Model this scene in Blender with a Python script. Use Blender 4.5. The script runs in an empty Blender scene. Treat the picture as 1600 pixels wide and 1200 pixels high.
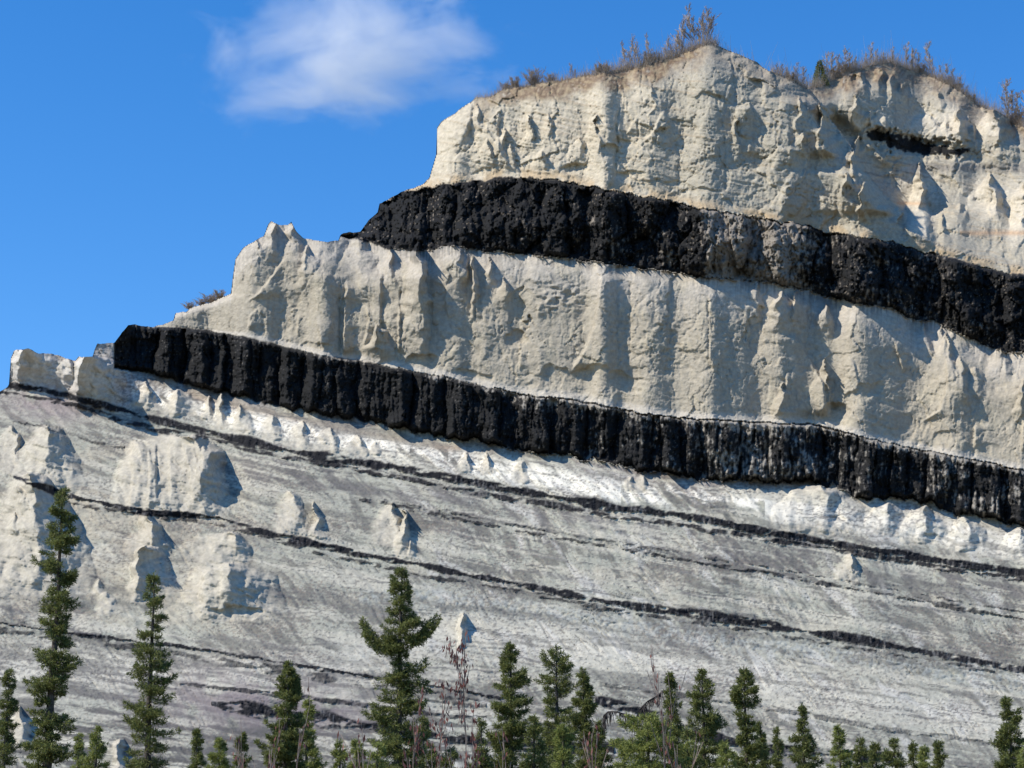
import bpy, math, random
import numpy as np
from mathutils import Vector
R_ = math.radians
C = bpy.context.scene.collection
scn = bpy.context.scene

# ------------------------------------------------------------------ camera, sky, sun
F = 3208.0                      # focal length in pixels of a 1600 px wide frame
PITCH = R_(14.0)
CAM = np.array([0.0, 0.0, 1.7])
cd = bpy.data.cameras.new("camera")
cd.sensor_width = 36.0
cd.lens = 36.0 * F / 1600.0
cd.clip_start = 0.5
cd.clip_end = 60000
cam = bpy.data.objects.new("camera", cd)
cam.location = CAM
cam.rotation_euler = (math.pi / 2 + PITCH, 0, 0)
C.objects.link(cam)
scn.camera = cam

SUN_EL, SUN_AZ = R_(46.0), R_(20.0)      # azimuth: how far the sun stands in front of pure left (-X)
sdir = Vector((-math.cos(SUN_EL) * math.cos(SUN_AZ), -math.cos(SUN_EL) * math.sin(SUN_AZ), math.sin(SUN_EL)))
sl = bpy.data.lights.new("sun", 'SUN')
sl.energy = 5.0
sl.angle = R_(0.5)
sl.color = (1.0, 0.94, 0.84)
so = bpy.data.objects.new("sun", sl)
so.rotation_euler = sdir.to_track_quat('Z', 'Y').to_euler()
C.objects.link(so)

world = bpy.data.worlds.new("World")
scn.world = world
world.use_nodes = True
wn, wl = world.node_tree.nodes, world.node_tree.links
wn.clear()
sky = wn.new('ShaderNodeTexSky')
sky.sky_type = 'NISHITA'
sky.sun_disc = False
sky.sun_elevation = SUN_EL
sky.sun_rotation = math.atan2(sdir.x, sdir.y)
sky.altitude = 600
sky.air_density = 1.0
sky.dust_density = 0.0
sky.ozone_density = 3.0
bg = wn.new('ShaderNodeBackground')
bg.inputs['Strength'].default_value = 0.1
wo = wn.new('ShaderNodeOutputWorld')
hsv = wn.new('ShaderNodeHueSaturation')
hsv.inputs['Hue'].default_value = 0.506
hsv.inputs['Saturation'].default_value = 1.35
hsv.inputs['Value'].default_value = 1.72
wl.new(sky.outputs[0], hsv.inputs['Color'])
wl.new(hsv.outputs[0], bg.inputs['Color'])
wl.new(bg.outputs[0], wo.inputs['Surface'])
scn.view_settings.view_transform = 'Standard'
scn.view_settings.look = 'None'
scn.view_settings.exposure = 0.24
scn.view_settings.gamma = 1.0
scn.render.engine = 'CYCLES'
scn.cycles.volume_bounces = 6
scn.cycles.max_bounces = 12
scn.render.resolution_x, scn.render.resolution_y = 1024, 768

# ------------------------------------------------------------------ helpers
sp, cp = math.sin(PITCH), math.cos(PITCH)
def tan_el(py):
    v = (600.0 - py) / F
    return (sp + v * cp) / (cp - v * sp)
def point(px, py, Y):
    """world point on the line of sight of (px, py) at ground distance Y"""
    v = (600.0 - py) / F
    return np.stack([(px - 800.0) / F / (cp - v * sp) * Y, Y + 0 * px, CAM[2] + tan_el(py) * Y], axis=-1)

_rng = np.random.RandomState(7)
_perm = _rng.permutation(4096).astype(np.int64)
_ga = _rng.rand(4096) * 2 * np.pi
_gx, _gy = np.cos(_ga), np.sin(_ga)
_r1, _r2, _r3 = _rng.rand(4096), _rng.rand(4096), _rng.rand(4096)
def _h(ix, iy, s=0):
    return _perm[(_perm[(ix + s * 131) & 4095] + iy) & 4095]
def perlin(x, y, s=0):
    ix, iy = np.floor(x).astype(np.int64), np.floor(y).astype(np.int64)
    fx, fy = x - ix, y - iy
    u, v = fx * fx * fx * (fx * (fx * 6 - 15) + 10), fy * fy * fy * (fy * (fy * 6 - 15) + 10)
    def g(dx, dy):
        h = _h(ix + dx, iy + dy, s)
        return _gx[h] * (fx - dx) + _gy[h] * (fy - dy)
    a, b, c, d = g(0, 0), g(1, 0), g(0, 1), g(1, 1)
    return 1.5 * ((a + u * (b - a)) * (1 - v) + (c + u * (d - c)) * v)
def fbm(x, y, o=4, s=0, gain=0.5):
    t, a = 0, 1.0
    for k in range(o):
        t = t + a * perlin(x, y, s + k)
        x, y, a = x * 2.03 + 5.1, y * 2.03 + 1.7, a * gain
    return t
def ridged(x, y, o=3, s=0):
    t, a = 0, 1.0
    for k in range(o):
        t = t + a * (1 - np.abs(perlin(x, y, s + k)) * 2)
        x, y, a = x * 2.1 + 3.3, y * 2.1 + 8.1, a * 0.5
    return t
def worley(x, y, s=0, jit=0.9):
    ix, iy = np.floor(x).astype(np.int64), np.floor(y).astype(np.int64)
    f1 = np.full(x.shape, 9.0); f2 = np.full(x.shape, 9.0); cid = np.zeros(x.shape)
    for dx in (-1, 0, 1):
        for dy in (-1, 0, 1):
            h = _h(ix + dx, iy + dy, s)
            px = ix + dx + 0.5 + jit * (_r1[h] - 0.5)
            py = iy + dy + 0.5 + jit * (_r2[h] - 0.5)
            d = (px - x) ** 2 + (py - y) ** 2
            n = d < f1
            f2 = np.where(n, f1, np.minimum(f2, d))
            cid = np.where(n, _r3[h], cid)
            f1 = np.minimum(f1, d)
    return f1, f2, cid
def facets(x, y, s=0, jit=0.95):
    """broken planar facets: every cell is a plane with a tilt of its own"""
    ix, iy = np.floor(x).astype(np.int64), np.floor(y).astype(np.int64)
    f1 = np.full(x.shape, 9.0); out = np.zeros(x.shape)
    for dx in (-1, 0, 1):
        for dy in (-1, 0, 1):
            h = _h(ix + dx, iy + dy, s)
            ax = ix + dx + 0.5 + jit * (_r1[h] - 0.5) - x
            ay = iy + dy + 0.5 + jit * (_r2[h] - 0.5) - y
            d = ax * ax + ay * ay
            n = d < f1
            out = np.where(n, ax * _gx[h] + ay * _gy[h] * .6, out)
            f1 = np.minimum(f1, d)
    return out
def ss(a, b, x):
    t = np.clip((x - a) / (b - a), 0, 1)
    return t * t * (3 - 2 * t)
def curve(pts):
    p = np.array(pts, float)
    return lambda x: np.interp(x, p[:, 0], p[:, 1])
def lerp(a, b, t):
    return a + (b - a) * t

# ------------------------------------------------------------------ the bluff: strata curves measured on the face
S_pts = [(-3000,1250),(-700,930),(-300,760),(-100,665),(-40,632),(0,612),(12,605),(15,598),(16,562),(22,547),(45,545),(60,552),(85,553),(105,560),
 (118,565),(123,558),(145,557),(147,548),(152,537),(178,537),(181,533),(190,520),(200,508),(212,507),(235,512),(262,505),(271,500),
 (274,488),(290,487),(300,480),(322,475),(345,466),(361,457),(364,430),(368,405),(380,386),(400,375),(412,368),(419,351),(424,346),
 (440,353),(450,351),(455,346),(462,360),(475,372),(500,378),(529,377),(532,367),(545,363),(563,362),(575,345),(590,331),(593,317),
 (605,312),(628,300),(640,296),(660,288),(671,277),(676,260),(682,240),(683,200),(690,190),(710,178),(730,162),(745,152),(765,152),
 (780,143),(800,138),(850,130),(900,122),(950,112),(1000,105),(1050,90),(1080,78),(1108,68),(1120,72),(1150,83),(1180,97),(1200,110),
 (1230,122),(1262,139),(1285,135),(1300,125),(1330,112),(1370,101),(1390,98),(1420,108),(1450,118),(1490,135),(1530,165),(1560,175),
 (1590,195),(1640,212),(1700,230),(1900,300),(2300,420),(4600,1000)]
S0 = curve(S_pts)
def S(x):
    return S0(x) + 1.6 * fbm(x / 14.0, x * 0 + 3.3, 3, 40) * ss(-100, 0, x)
Utop = curve([(500,380),(530,368),(563,362),(593,316),(630,300),(700,288),(760,280),(800,276),(850,279),(900,287),(950,297),(1000,305),(1050,315),
 (1090,325),(1150,335),(1200,343),(1250,350),(1290,362),(1350,370),(1400,380),(1450,395),(1500,405),(1550,422),(1600,430),(2300,560),(4600,1000)])
Ubot = curve([(500,380),(530,371),(560,375),(600,386),(640,392),(672,392),(700,384),(720,385),(740,390),(800,395),(850,400),(900,405),(950,412),(1000,418),
 (1050,425),(1100,434),(1150,437),(1200,440),(1250,452),(1280,460),(1330,472),(1380,478),(1400,485),(1420,497),(1460,502),(1480,512),
 (1510,525),(1550,545),(1580,550),(1620,555),(2300,690),(4600,1000)])
Ltop = curve([(-3000,100),(176,480),(180,500),(205,505),(235,510),(300,512),(350,520),(400,530),(450,542),(500,555),(560,563),(620,575),(660,583),(700,590),(760,605),
 (830,618),(900,625),(960,637),(1000,645),(1050,652),(1120,656),(1200,660),(1280,664),(1320,675),(1380,690),(1450,705),(1520,718),
 (1600,735),(2300,870),(4600,1200)])
Lbot = curve([(-3000,100),(176,480),(179,575),(200,580),(240,584),(275,597),(300,605),(350,615),(400,625),(450,637),(500,648),(560,658),(600,665),(660,677),
 (700,685),(750,690),(800,700),(860,710),(900,715),(950,722),(1000,733),(1060,742),(1100,748),(1150,750),(1250,755),(1300,757),
 (1330,775),(1380,780),(1450,785),(1480,800),(1540,810),(1600,822),(2300,980),(4600,1300)])
# thin seams on the lower slope: (centre curve, thickness, start x, end x, broken-ness, grade)
THIN = [
 ([(-700,520),(0,600),(50,606),(100,616),(130,626),(180,638),(250,657),(300,670),(350,681),(400,693),(500,714),(600,727),(700,746),(800,764),(900,782),(960,794),
   (1000,796),(1050,803),(1100,811),(1150,821),(1200,831),(1300,848),(1400,865),(1500,881),(1600,895),(2300,1010)], 11.5, -900, 4600, 0.26, 1.0),
 ([(0,612),(60,622),(120,632),(180,655),(250,672),(350,690),(400,704),(460,716),(560,734),(640,748),(700,762),(800,780),(850,786),(930,802),(975,808),(1050,818),
   (1100,826),(1200,843),(1300,857),(1400,875),(1500,891),(1600,905),(2300,1020)], 7.5, -20, 4600, 0.45, 0.95),
 ([(0,655),(60,665),(110,680),(150,692),(190,699)], 3, 0, 195, 0.5, 0.7),
 ([(440,765),(600,785),(640,795),(700,807),(800,828),(900,845),(1000,862),(1100,880),(1200,895),(1300,914),(1400,932),(1500,950),(1600,967),(2300,1090)], 6, 560, 4600, 0.45, 0.85),
 ([(440,758),(600,780),(700,800),(800,820),(900,837),(1000,853),(1100,870),(1200,886),(1300,904),(1400,922),(1500,940),(1600,956),(2300,1080)], 3, 600, 4600, 0.6, 0.7),
 ([(0,738),(60,758),(90,770),(130,779),(180,791),(220,800),(340,808),(400,828),(450,842),(500,852),(560,865),(600,873),(650,880),(700,892),(760,903),(850,920),(930,937),(1000,948),
   (1080,958),(1160,970),(1250,985),(1350,1000),(1400,1010),(1500,1028),(1600,1047),(2300,1170)], 10.5, 20, 4600, 0.25, 1.0),
 ([(60,770),(130,791),(180,797),(340,818),(500,864),(560,878),(700,905),(850,930),(930,948),(1000,960),(1080,970),(1160,983),(1250,998),(1400,1023),(1500,1040),(1600,1058),(2300,1180)], 6, 90, 4600, 0.6, 0.85),
 ([(-300,930),(0,973),(100,988),(180,998),(270,1008),(340,1018),(430,1033),(480,1042),(550,1052),(620,1062),(700,1076),(780,1090)], 4, -400, 800, 0.3, 1.0),
 ([(-300,950),(0,985),(150,1000),(270,1022),(420,1045),(500,1058),(600,1074),(700,1092),(800,1108)], 12, -400, 760, 0.6, 0.75),
 ([(930,1068),(1000,1078),(1100,1092),(1200,1106),(1300,1124),(1400,1141),(1500,1154),(1600,1167),(2300,1260)], 7, 900, 4600, 0.45, 0.6),
 ([(300,1070),(480,1090),(560,1100),(700,1120)], 6, 280, 760, 0.45, 0.8),
 ([(300,1095),(480,1120),(560,1132),(640,1143),(760,1160),(900,1170)], 17, 330, 960, 0.4, 1.0),
 ([(920,1090),(1000,1110),(1100,1150),(1200,1170),(1320,1178),(1450,1190)], 14, 930, 1400, 0.4, 1.0),
]

REFS = [Lbot, curve(THIN[0][0]), curve([(-300,610),(0,655),(190,699),(440,762)] + THIN[3][0][1:]), curve(THIN[5][0]),
        curve([(-300,930),(0,973),(430,1035),(700,1062),(930,1072),(1600,1167),(2300,1260)]), lambda x: curve([(-300,930),(0,973),(430,1035),(700,1062),(930,1072),(1600,1167),(2300,1260)])(x) + 110]
RVAL = [0, 45, 110, 195, 300, 400]
def strat_of(x, y):
    r = [f(x) for f in REFS]
    r[0] = np.where(x > 176, r[0], r[1] - 45); r[1] = np.maximum(r[1], r[0] + 6); r[2] = np.maximum(r[2], r[1] + 6)
    out = RVAL[0] + (y - r[0])
    for k in range(5):
        t = (y - r[k]) / (r[k + 1] - r[k])
        out = np.where(y > r[k], RVAL[k] + t * (RVAL[k + 1] - RVAL[k]), out)
    return out
xs = np.concatenate([-16 - np.cumsum(1.5 * 1.12 ** np.arange(1, 56))[::-1], np.arange(-16, 1616.1, 1.5), 1616 + np.cumsum(1.5 * 1.12 ** np.arange(1, 56))])
ys = np.concatenate([np.arange(60, 1216, 1.5), 1216 + np.cumsum(1.5 * 1.1 ** np.arange(1, 26))])
ys = ys[ys < 1396]
X, Yp = np.meshgrid(xs, ys)                # rows: top to bottom
NX, NY = len(xs), len(ys)
Sx = S(xs)
n1 = fbm(X / 40, Yp / 40, 4, 3)
n2 = fbm(X / 9, Yp / 9, 3, 9)
n1b = fbm(X / 34, Yp / 24, 2, 14)
wob = 3.2 * fbm(X / 22, Yp * 0 + X * 0, 3, 60) + 1.5 * n2 + 0.7 * perlin(X / 3.2, Yp / 20, 62)
Yu0, Yu1 = Yp - Utop(X) + wob, Yp - Ubot(X) + wob * 0.8
Yl0, Yl1 = Yp - Ltop(X) + wob * 0.6, Yp - Lbot(X) + wob + 5 * perlin(X / 13, Yp * 0 + .5, 63) * ss(200, 300, X)
coalU = ss(-1.5, 1.5, Yu0) * ss(1.5, -1.5, Yu1) * (X > 528)
coalL = ss(-1.5, 1.5, Yl0) * ss(1.5, -1.5, Yl1) * (X > 176)
upper = (Yu0 < 0) & (X > 528)
mid = (Yu1 >= 0) & (Yl0 < 0) & (X > 176) | ((X <= 528) & (Yl0 < 0) & (X > 176))
low = (Yl1 >= 0) | (X <= 176)
# the second hill, behind the right-hand edge of the main buttress
edge = curve([(0,1240),(140,1264),(190,1300),(230,1330),(280,1360),(310,1388),(332,1412),(350,1400),(400,1500),(450,1700),(1400,4600)])
ed = X - edge(Yp) + 2 * perlin(X * 0 + 1.5, Yp / 9, 77)
rear = (ed > 0) & upper & (Yp < Utop(X) - 12)

# slope of each bed (tangent of its dip)
T = tan_el(Yp)
tan_ = np.full(X.shape, 0.82)
tan_ += 0.02 * fbm(X / 200, Yp / 60, 3, 12)
def put(mask, val):
    global tan_
    tan_ = tan_ * (1 - mask) + val * mask
h_up = np.clip((Utop(X) - Yp) / np.maximum(Utop(X) - S0(X), 30), 0, 1)       # 0 at the base of the upper beds, 1 at the ridge
put(upper * 1.0, lerp(3.4, 2.6, h_up))
put(upper * ss(0.72, 0.92, h_up + 0.08 * n1), 1.25)
put(upper * (h_up < 0.05), 1.2)
put(rear * 1.0, 1.9 + 0.9 * fbm(X / 70, Yp / 30, 3, 91))
put(rear * ss(0.0, 1, h_up > 0.86), 1.15)
h_mid = np.clip((Yp - np.where(X > 528, Ubot(X), S0(X))) / np.maximum(Ltop(X) - np.where(X > 528, Ubot(X), S0(X)), 40), 0, 1)
rim = curve([(176,.03),(360,.05),(380,.12),(470,.28),(560,.42),(600,.30),(700,.16),(800,.12),(1200,.12),(1300,.16),(1400,.2),(1480,.45),(1560,.45),(1620,.3)])
put(mid * 1.0, 5.0)
put(mid * ss(0.05, -0.05, h_mid - rim(X)), 1.35)
put(mid * ss(0.93, 0.98, h_mid), 1.3)
put(coalU, 2.6)
put(coalL, 4.0)
put(low * ss(26, 0, Yl1) * (X > 176), 0.75)
left_block = ((X < 205) & (Yp < curve([(-100,640),(15,592),(60,600),(130,618),(180,632),(205,640)])(X))) * 1.0
put(left_block, 6.0)
strat = strat_of(X, Yp) + 2 * n1 + .6 * n2
thinm = np.zeros(X.shape); thin_id = np.full(X.shape, -1); grey = np.zeros(X.shape)
for k, (pts, th, x0, x1, brk, gr) in enumerate(THIN):
    c = curve(pts)(X)
    th_ = th * 1.25 * (0.8 + 0.8 * perlin(X / 60, X * 0 + k * 3.1, 20)) * (0.75 + 0.25 * ss(0, 300, X))
    d = np.abs(Yp - c + 1.4 * perlin(X / 26, X * 0 + k, 21) + 1.5 * n2) / np.maximum(th_, 1) * 2
    m = ss(1.25, 0.75, d) * (X > x0) * (X < x1)
    b = perlin(X / 34 + k * 7.7, Yp / 9, 22 + k) + 0.6 * perlin(X / 11, Yp / 5, 50 + k)
    m = m * ss(-1 + brk * 1.6 - 0.25, -1 + brk * 1.6 + 0.25, b)
    m = m * low * gr
    thin_id = np.where(m > 0.45, k, thin_id)
    thinm = np.maximum(thinm, m)
put(thinm, 2.0)
for (a, b, c, d) in ((0, 0, 0, 0),):
    pass

# ------------------------------------------------------------------ relief, in units of a face pixel (about 0.12 m), + is towards the valley
Rf = np.zeros(X.shape)
def step(pts, h, w=3, L=30, fade=12, right=False):
    """a step in the face along a line: h>0 the rock right of the line stands out (its flank faces left); right=True the flank faces right"""
    global Rf
    p = np.array(pts, float)
    x = np.interp(Yp, p[:, 1], p[:, 0]) + 1.2 * n2
    m = ss(p[0, 1] - 2, p[0, 1] + fade, Yp) * ss(p[-1, 1] + 2, p[-1, 1] - fade, Yp)
    d = X - x
    if right: d = -d
    Rf += h * ss(0, w, d) * np.exp(-np.maximum(d - w, 0) / L) * m
def crack(pts, depth=6, w=1.6):
    global Rf
    p = np.array(pts, float)
    x = np.interp(Yp, p[:, 1], p[:, 0]) + 1.5 * fbm(Yp / 22, Yp * 0 + p[0, 0], 3, 5)
    depth = depth * (.35 + .9 * ss(-.4, .4, perlin(Yp / 15, Yp * 0 + p[0, 0], 8)))
    m = ss(p[0, 1] - 1, p[0, 1] + 8, Yp) * ss(p[-1, 1] + 1, p[-1, 1] - 8, Yp)
    Rf -= depth * np.exp(-((X - x) / w) ** 2) * m
def fin(xa, ya, yb, wl, wr, k=1.2, n=1.0, r=0.0, lean=0.0, top=1.0, sq=0.7):
    """a pinnacle or buttress: apex (xa, ya), foot at yb, half widths wl and wr, k how upright, n roundness of its outline, r where its edge runs"""
    global Rf
    sz = min(1.0, (yb - ya) / 60.0)
    Yw = Yp + sz * (5 * n1 + 1.0 * n2)
    s = (yb - Yw) / (yb - ya)
    sc = np.clip(s, 0, 1)
    w = (1 - sc ** n) ** (1 / n)
    xc = xa + lean * (1 - sc) + sz * (7 * n1b + 0.8 * n2)
    lw, rw = np.maximum(wl * w, 0.01), np.maximum(wr * w, 0.01)
    c = np.where(X < xc, (X - xc) / lw, (X - xc) / rw)
    c = np.clip(c, -1, 1)
    rr = np.where(c < r, (c + 1) / (r + 1), (1 - c) / (1 - r))
    prof = np.clip(rr, 0, 1) ** sq
    g = np.where(sc < top, sc, top * np.clip(1 - (sc - top) / max(1 - top, 1e-3), 0, 1) ** 0.6 if top < 1 else sc)
    foot = ss(-0.12, 0.06, s)
    if yb > 745 and xa < 900 and yb - ya > 40 and wl + wr > 70: k, sq = k * 1.4, sq * .7
    if yb > 560: globals()['MND'] = np.maximum(MND, np.where(s < 1, prof * foot, 0))
    Rf += np.where(s < 1, k * (yb - ya) * (g + 0.07) * prof * foot, 0)
MND = np.zeros(X.shape)
def hollow(x, y, rx, ry, depth, ang=0.0, over=0.6):
    """a scoop with an overhanging upper lip"""
    global Rf
    ca, sa = math.cos(ang), math.sin(ang)
    Xw, Yw = X + rx * .35 * n1b + 2 * n2, Yp + ry * .45 * n1 + 1.5 * n2
    u = ((Xw - x) * ca + (Yw - y) * sa) / rx
    v = (-(Xw - x) * sa + (Yw - y) * ca) / ry
    q = np.clip(1 - u * u - v * v, 0, 1)
    Rf -= 1.15 * depth * q ** 0.5 * (0.6 - over * v * 0.6)

smo = 1 - .85 * np.exp(-((Yp - curve([(1190,798),(1290,795),(1400,810),(1500,830),(1600,852)])(X)) / 30.0) ** 4) * ss(1190, 1215, X)
# broad forms
upm, mdm, lom = upper * 1.0, mid * 1.0, low * 1.0
front = upper & ~rear
# conchoidal bowls with sharp arêtes on the sandstone
wx, wy = X + 14 * n1, Yp + 14 * fbm(X / 50, Yp / 50, 2, 31)
calm = 1 - .62 * mdm * ss(740, 820, X) * ss(1210, 1150, X) - .3 * mdm * (X > 1210)
f1, f2, _ = worley(wx / 62, wy / 105, 1)
Rf += (upm * (14 - 9 * ss(940, 1000, X)) + mdm * 10 * calm) * (f1 - 0.3) * np.where(front & (X > 980), 0.8, 1)
f1, f2, _ = worley(wx / 23, wy / 42, 4)
Rf += (upm * 1.2 + mdm * 0.4) * (f1 - 0.3)
Rf += (upm + mdm) * (1.4 * n1) + (upm * .7 + mdm * .4) * n2
ctr = upm * ss(940, 1000, X)
Rf += (upm * 6 + mdm * 4.5) * facets((wx + .3 * wy) / 75, wy / 110, 301) + (upm * 3.4 + mdm * 1.9) * facets((wx - .2 * wy) / 30, wy / 44, 303) + (upm * 1.3 + mdm * .7) * facets((wx + .2 * wy) / 12, wy / 15, 305)
Rf += (upm * 1.2 + mdm * .9) * (ridged(X / 9 + .6 * n1, Yp / 60, 3, 34) - .8) * ss(-.5, .5, fbm(X / 80, Yp / 60, 2, 35) + .1)
for sc_, sd, am in ((46, 201, 3.2), (30, 205, 2.2)):     # joints: thin wandering cracks
    q_ = fbm(X / sc_, Yp / (sc_ * 2.6), 3, sd)
    Rf -= (upm * 1.0 + mdm * .8) * am * ss(.035, 0, np.abs(q_)) * ss(-.1, .25, fbm(X / 60, Yp / 60, 2, sd + 7))
q_ = fbm(X / 90, bed / 16 if False else (Yp - .19 * X) / 15, 3, 209)
Rf -= (upm * 2.2 + mdm * 1.2) * ss(.05, 0, np.abs(q_)) * ss(-.1, .3, fbm(X / 70, Yp / 40, 2, 212))
# joints and small broken edges
f1, f2, cid = worley(wx / 34 + .2 * n2, wy / 60 + .2 * n2, 28)
Rf -= (upm * 2.2 + mdm * 1.1) * ss(.05, .0, np.sqrt(f2) - np.sqrt(f1)) * ss(.35, .6, cid)
Rf += (upm * 3 + mdm * 1.6) * (cid - .5)
f1, f2, cid = worley(X / 11 + n2, Yp / 7 + n2, 29)
Rf += (upm * .9 + mdm * .4) * (cid - .5) * ss(-.1, .5, fbm(X / 70, Yp / 50, 3, 30))
# bedding
bed = Yp - 0.19 * X + 3 * n1
bl = fbm(bed / 4.0, X / 160, 3, 66)
Rf += (upm * 1.3 + mdm * 0.55 + lom * 0.5) * bl
# left-hand ends of the beds turn away
def turn(x0f, w, a):
    global Rf
    d = np.clip(1 - (X - x0f) / w, 0, 1)
    return -a * d * d
Rf += upm * turn(curve([(0, 683), (200, 683), (277, 660), (300, 620)])(Yp), 60, 40) * (X > 600)
Rf += mdm * turn(curve([(340, 400), (400, 366), (460, 362), (480, 300), (520, 170)])(Yp), 34, 22)
Rf += coalL * turn(182 + 0 * X, 60, 40)
Rf += coalU * turn(curve([(300, 600), (380, 530)])(Yp), 70, 30)
offU = np.interp(X, [530, 640, 683, 965, 1010, 1100, 1260, 1400, 1600], [-30, -25, -20, 52, 44, 52, 46, 20, 20])
offM = np.interp(X, [180, 300, 380, 620, 640, 760, 930, 1200, 1300, 1480, 1600], [-10, -6, 0, 10, 14, 26, 40, 40, 34, 24, 30])
Rf += (front | rear) * offU + coalU * lerp(offU, offM, ss(0.3, 1, np.clip(Yu0 / np.maximum(Ubot(X) - Utop(X), 20), 0, 1))) + coalL * offM + lom * offM * ss(260, 0, Yl1) * ss(176, 300, X)
Rf += mdm * offM
Rf -= rear * (45 + 150 * ss(0, 110, Utop(X) - Yp))
Rf -= rear * 25 * ss(0, 60, ed)
Rf -= front * 60 * ss(-38, 0, ed + 8 * n1b) * ss(160, 200, Yp) * ss(350, 325, Yp)
Rf -= rear * 60 * ss(160, 200, Yp) * ss(350, 325, Yp) * ss(90, 0, ed)
Rf -= rear * 30 * np.exp(-((ed - 16) / (16 + 18 * ss(220, 330, Yp))) ** 2) * ss(165, 215, Yp) * ss(360, 335, Yp)
# coal: columns with deep creases
f1, f2, cid = worley((wx + 20 * n1) / 120, wy / 150, 25)
Rf += (upm * ss(930, 1010, X) * (1 - rear * .4) * 22 + mdm * 11 * calm) * (f1 - 0.3)
f1, f2, cid = worley((wx + 0.5 * wy) / 70, (wy - .5 * wx) / 60, 27)
Rf += (upm * ss(930, 1010, X) * 12 + mdm * 3.5) * (cid - .5) * ss(0, .12, np.sqrt(f2) - np.sqrt(f1))
cLr = ss(0, 5, Yl0) * ss(0, -9, Yl1) * (X > 176); cUr = ss(0, 5, Yu0) * ss(0, -9, Yu1) * (X > 528)
def columns(m, cw, ch, a, s, sk=0.0):
    global Rf
    xx = X + sk * Yp + 5 * fbm(X / 30, Yp / 45, 2, s + 5)
    f1, f2, cid = worley(xx / cw, Yp / ch + 0 * X, s, 0.95)
    Rf += m * a * (0.5 - 1.15 * np.minimum(f1, 0.9) + 0.9 * (cid - 0.5))
columns(cLr, 27, 420, 42, 2, 0.05)
columns(cLr, 9, 110, 11, 6)
columns(cLr, 5, 12, 1.8, 8)
Rf += cLr * 1.6 * fbm((Yp - .2 * X) / 5, X / 60, 3, 64) + (cLr + cUr) * 12 * n1
columns(cUr, 34, 95, 42, 11)
columns(cUr, 13, 26, 13, 13)
columns(cUr, 6, 8, 4, 15)
hl = np.clip(Yl0 / np.maximum(Lbot(X) - Ltop(X), 20), 0, 1)
hu = np.clip(Yu0 / np.maximum(Ubot(X) - Utop(X), 20), 0, 1)
for sc_, sd in ((10, 241), (6, 245)):
    q_ = fbm(X / sc_, Yp / (sc_ * 4), 2, sd)
    Rf -= (cUr * 6 + cLr * 4) * ss(.07, 0, np.abs(q_))
Rf += (cUr * 7 + cLr * 2) * facets(wx / 16, wy / 20, 307)
Rf += cUr * (7 - 18 * ss(.6, 1, hu)) + cLr * 4
Rf += cLr * (8 * hl ** 3 + 3 * (1 - hl) ** 3)
seam0 = np.abs(Yp - curve([(1350,208),(1400,222),(1450,232),(1520,238)])(X) - 6 * n2 - 5 * n1b)
Rf -= rear * 22 * ss(6, -6, seam0 - 14) * ss(1345, 1370, X) * ss(1530, 1500, X)
columns(ss(2, -2, seam0 - curve([(1352,0),(1360,9),(1420,11),(1445,12),(1458,6),(1500,6),(1520,0)])(X)) * rear, 16, 40, 16, 61)
# lower slope: rills, rubble, mounds
ang = R_(44)
ru, rv = X * math.cos(ang) + Yp * math.sin(ang), -X * math.sin(ang) + Yp * math.cos(ang)
rv2 = rv + 13 * fbm(X / 160, Yp / 120, 3, 32) + 1.5 * n1
rill = ridged(rv2 / 13, ru / 110, 3, 33)
rillm = lom * (1 - thinm) * (0.35 + 0.65 * ss(-0.5, 0.5, fbm(X / 140, Yp / 90, 2, 71)))
Rf += smo * 2.0 * rillm * (rill - 0.8) - 2.5 * rillm * ss(1.35, 1.7, rill) * ss(500, 800, X)
ql = perlin(strat / 6.0, X / 420, 221); ql2 = perlin(rv2 / 11, ru / 170, 223)
linem = ss(.075, .02, np.abs(ql)) * ss(-.15, .2, fbm(X / 90, strat / 14, 3, 225)) * lom
gulm = ss(.055, .0, np.abs(ql2)) * ss(-.05, .25, fbm(X / 110, Yp / 60, 2, 227)) * lom
Rf += smo * (1.6 * linem - 2.6 * gulm)
Rf += smo * lom * (1.5 * fbm(X / 40, Yp / 22, 3, 37) + 0.22 * fbm(X / 3.2, Yp / 2.6, 2, 39) + 0.9 * fbm(strat / 9, X / 200, 4, 38))
Rf += thinm * (2.5 + 2.5 * fbm(X / 8, Yp / 14, 2, 41))
lump = lom * ss(520, 300, X) * ss(660, 740, Yp) * ss(1000, 960, Yp)
f1, _, _ = worley(wx / 60, wy / 48, 17)
Rf += lump * 9 * (0.5 - f1)
f1, _, _ = worley(wx / 20, wy / 15, 19)
Rf += (lump * 3.0 + lom * 1.0 * ss(.1, .5, fbm(X / 90, Yp / 60, 2, 73))) * (0.5 - f1)
rub = lom * np.exp(-((Yp - curve([(0,1100),(600,925),(700,935),(900,965),(1100,995),(1300,1020),(1600,1070)])(X)) / 16.0) ** 2) * (X > 560)
f1, _, _ = worley(wx / 11, wy / 7, 23)
Rf += rub * 5 * (0.5 - f1)

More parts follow.
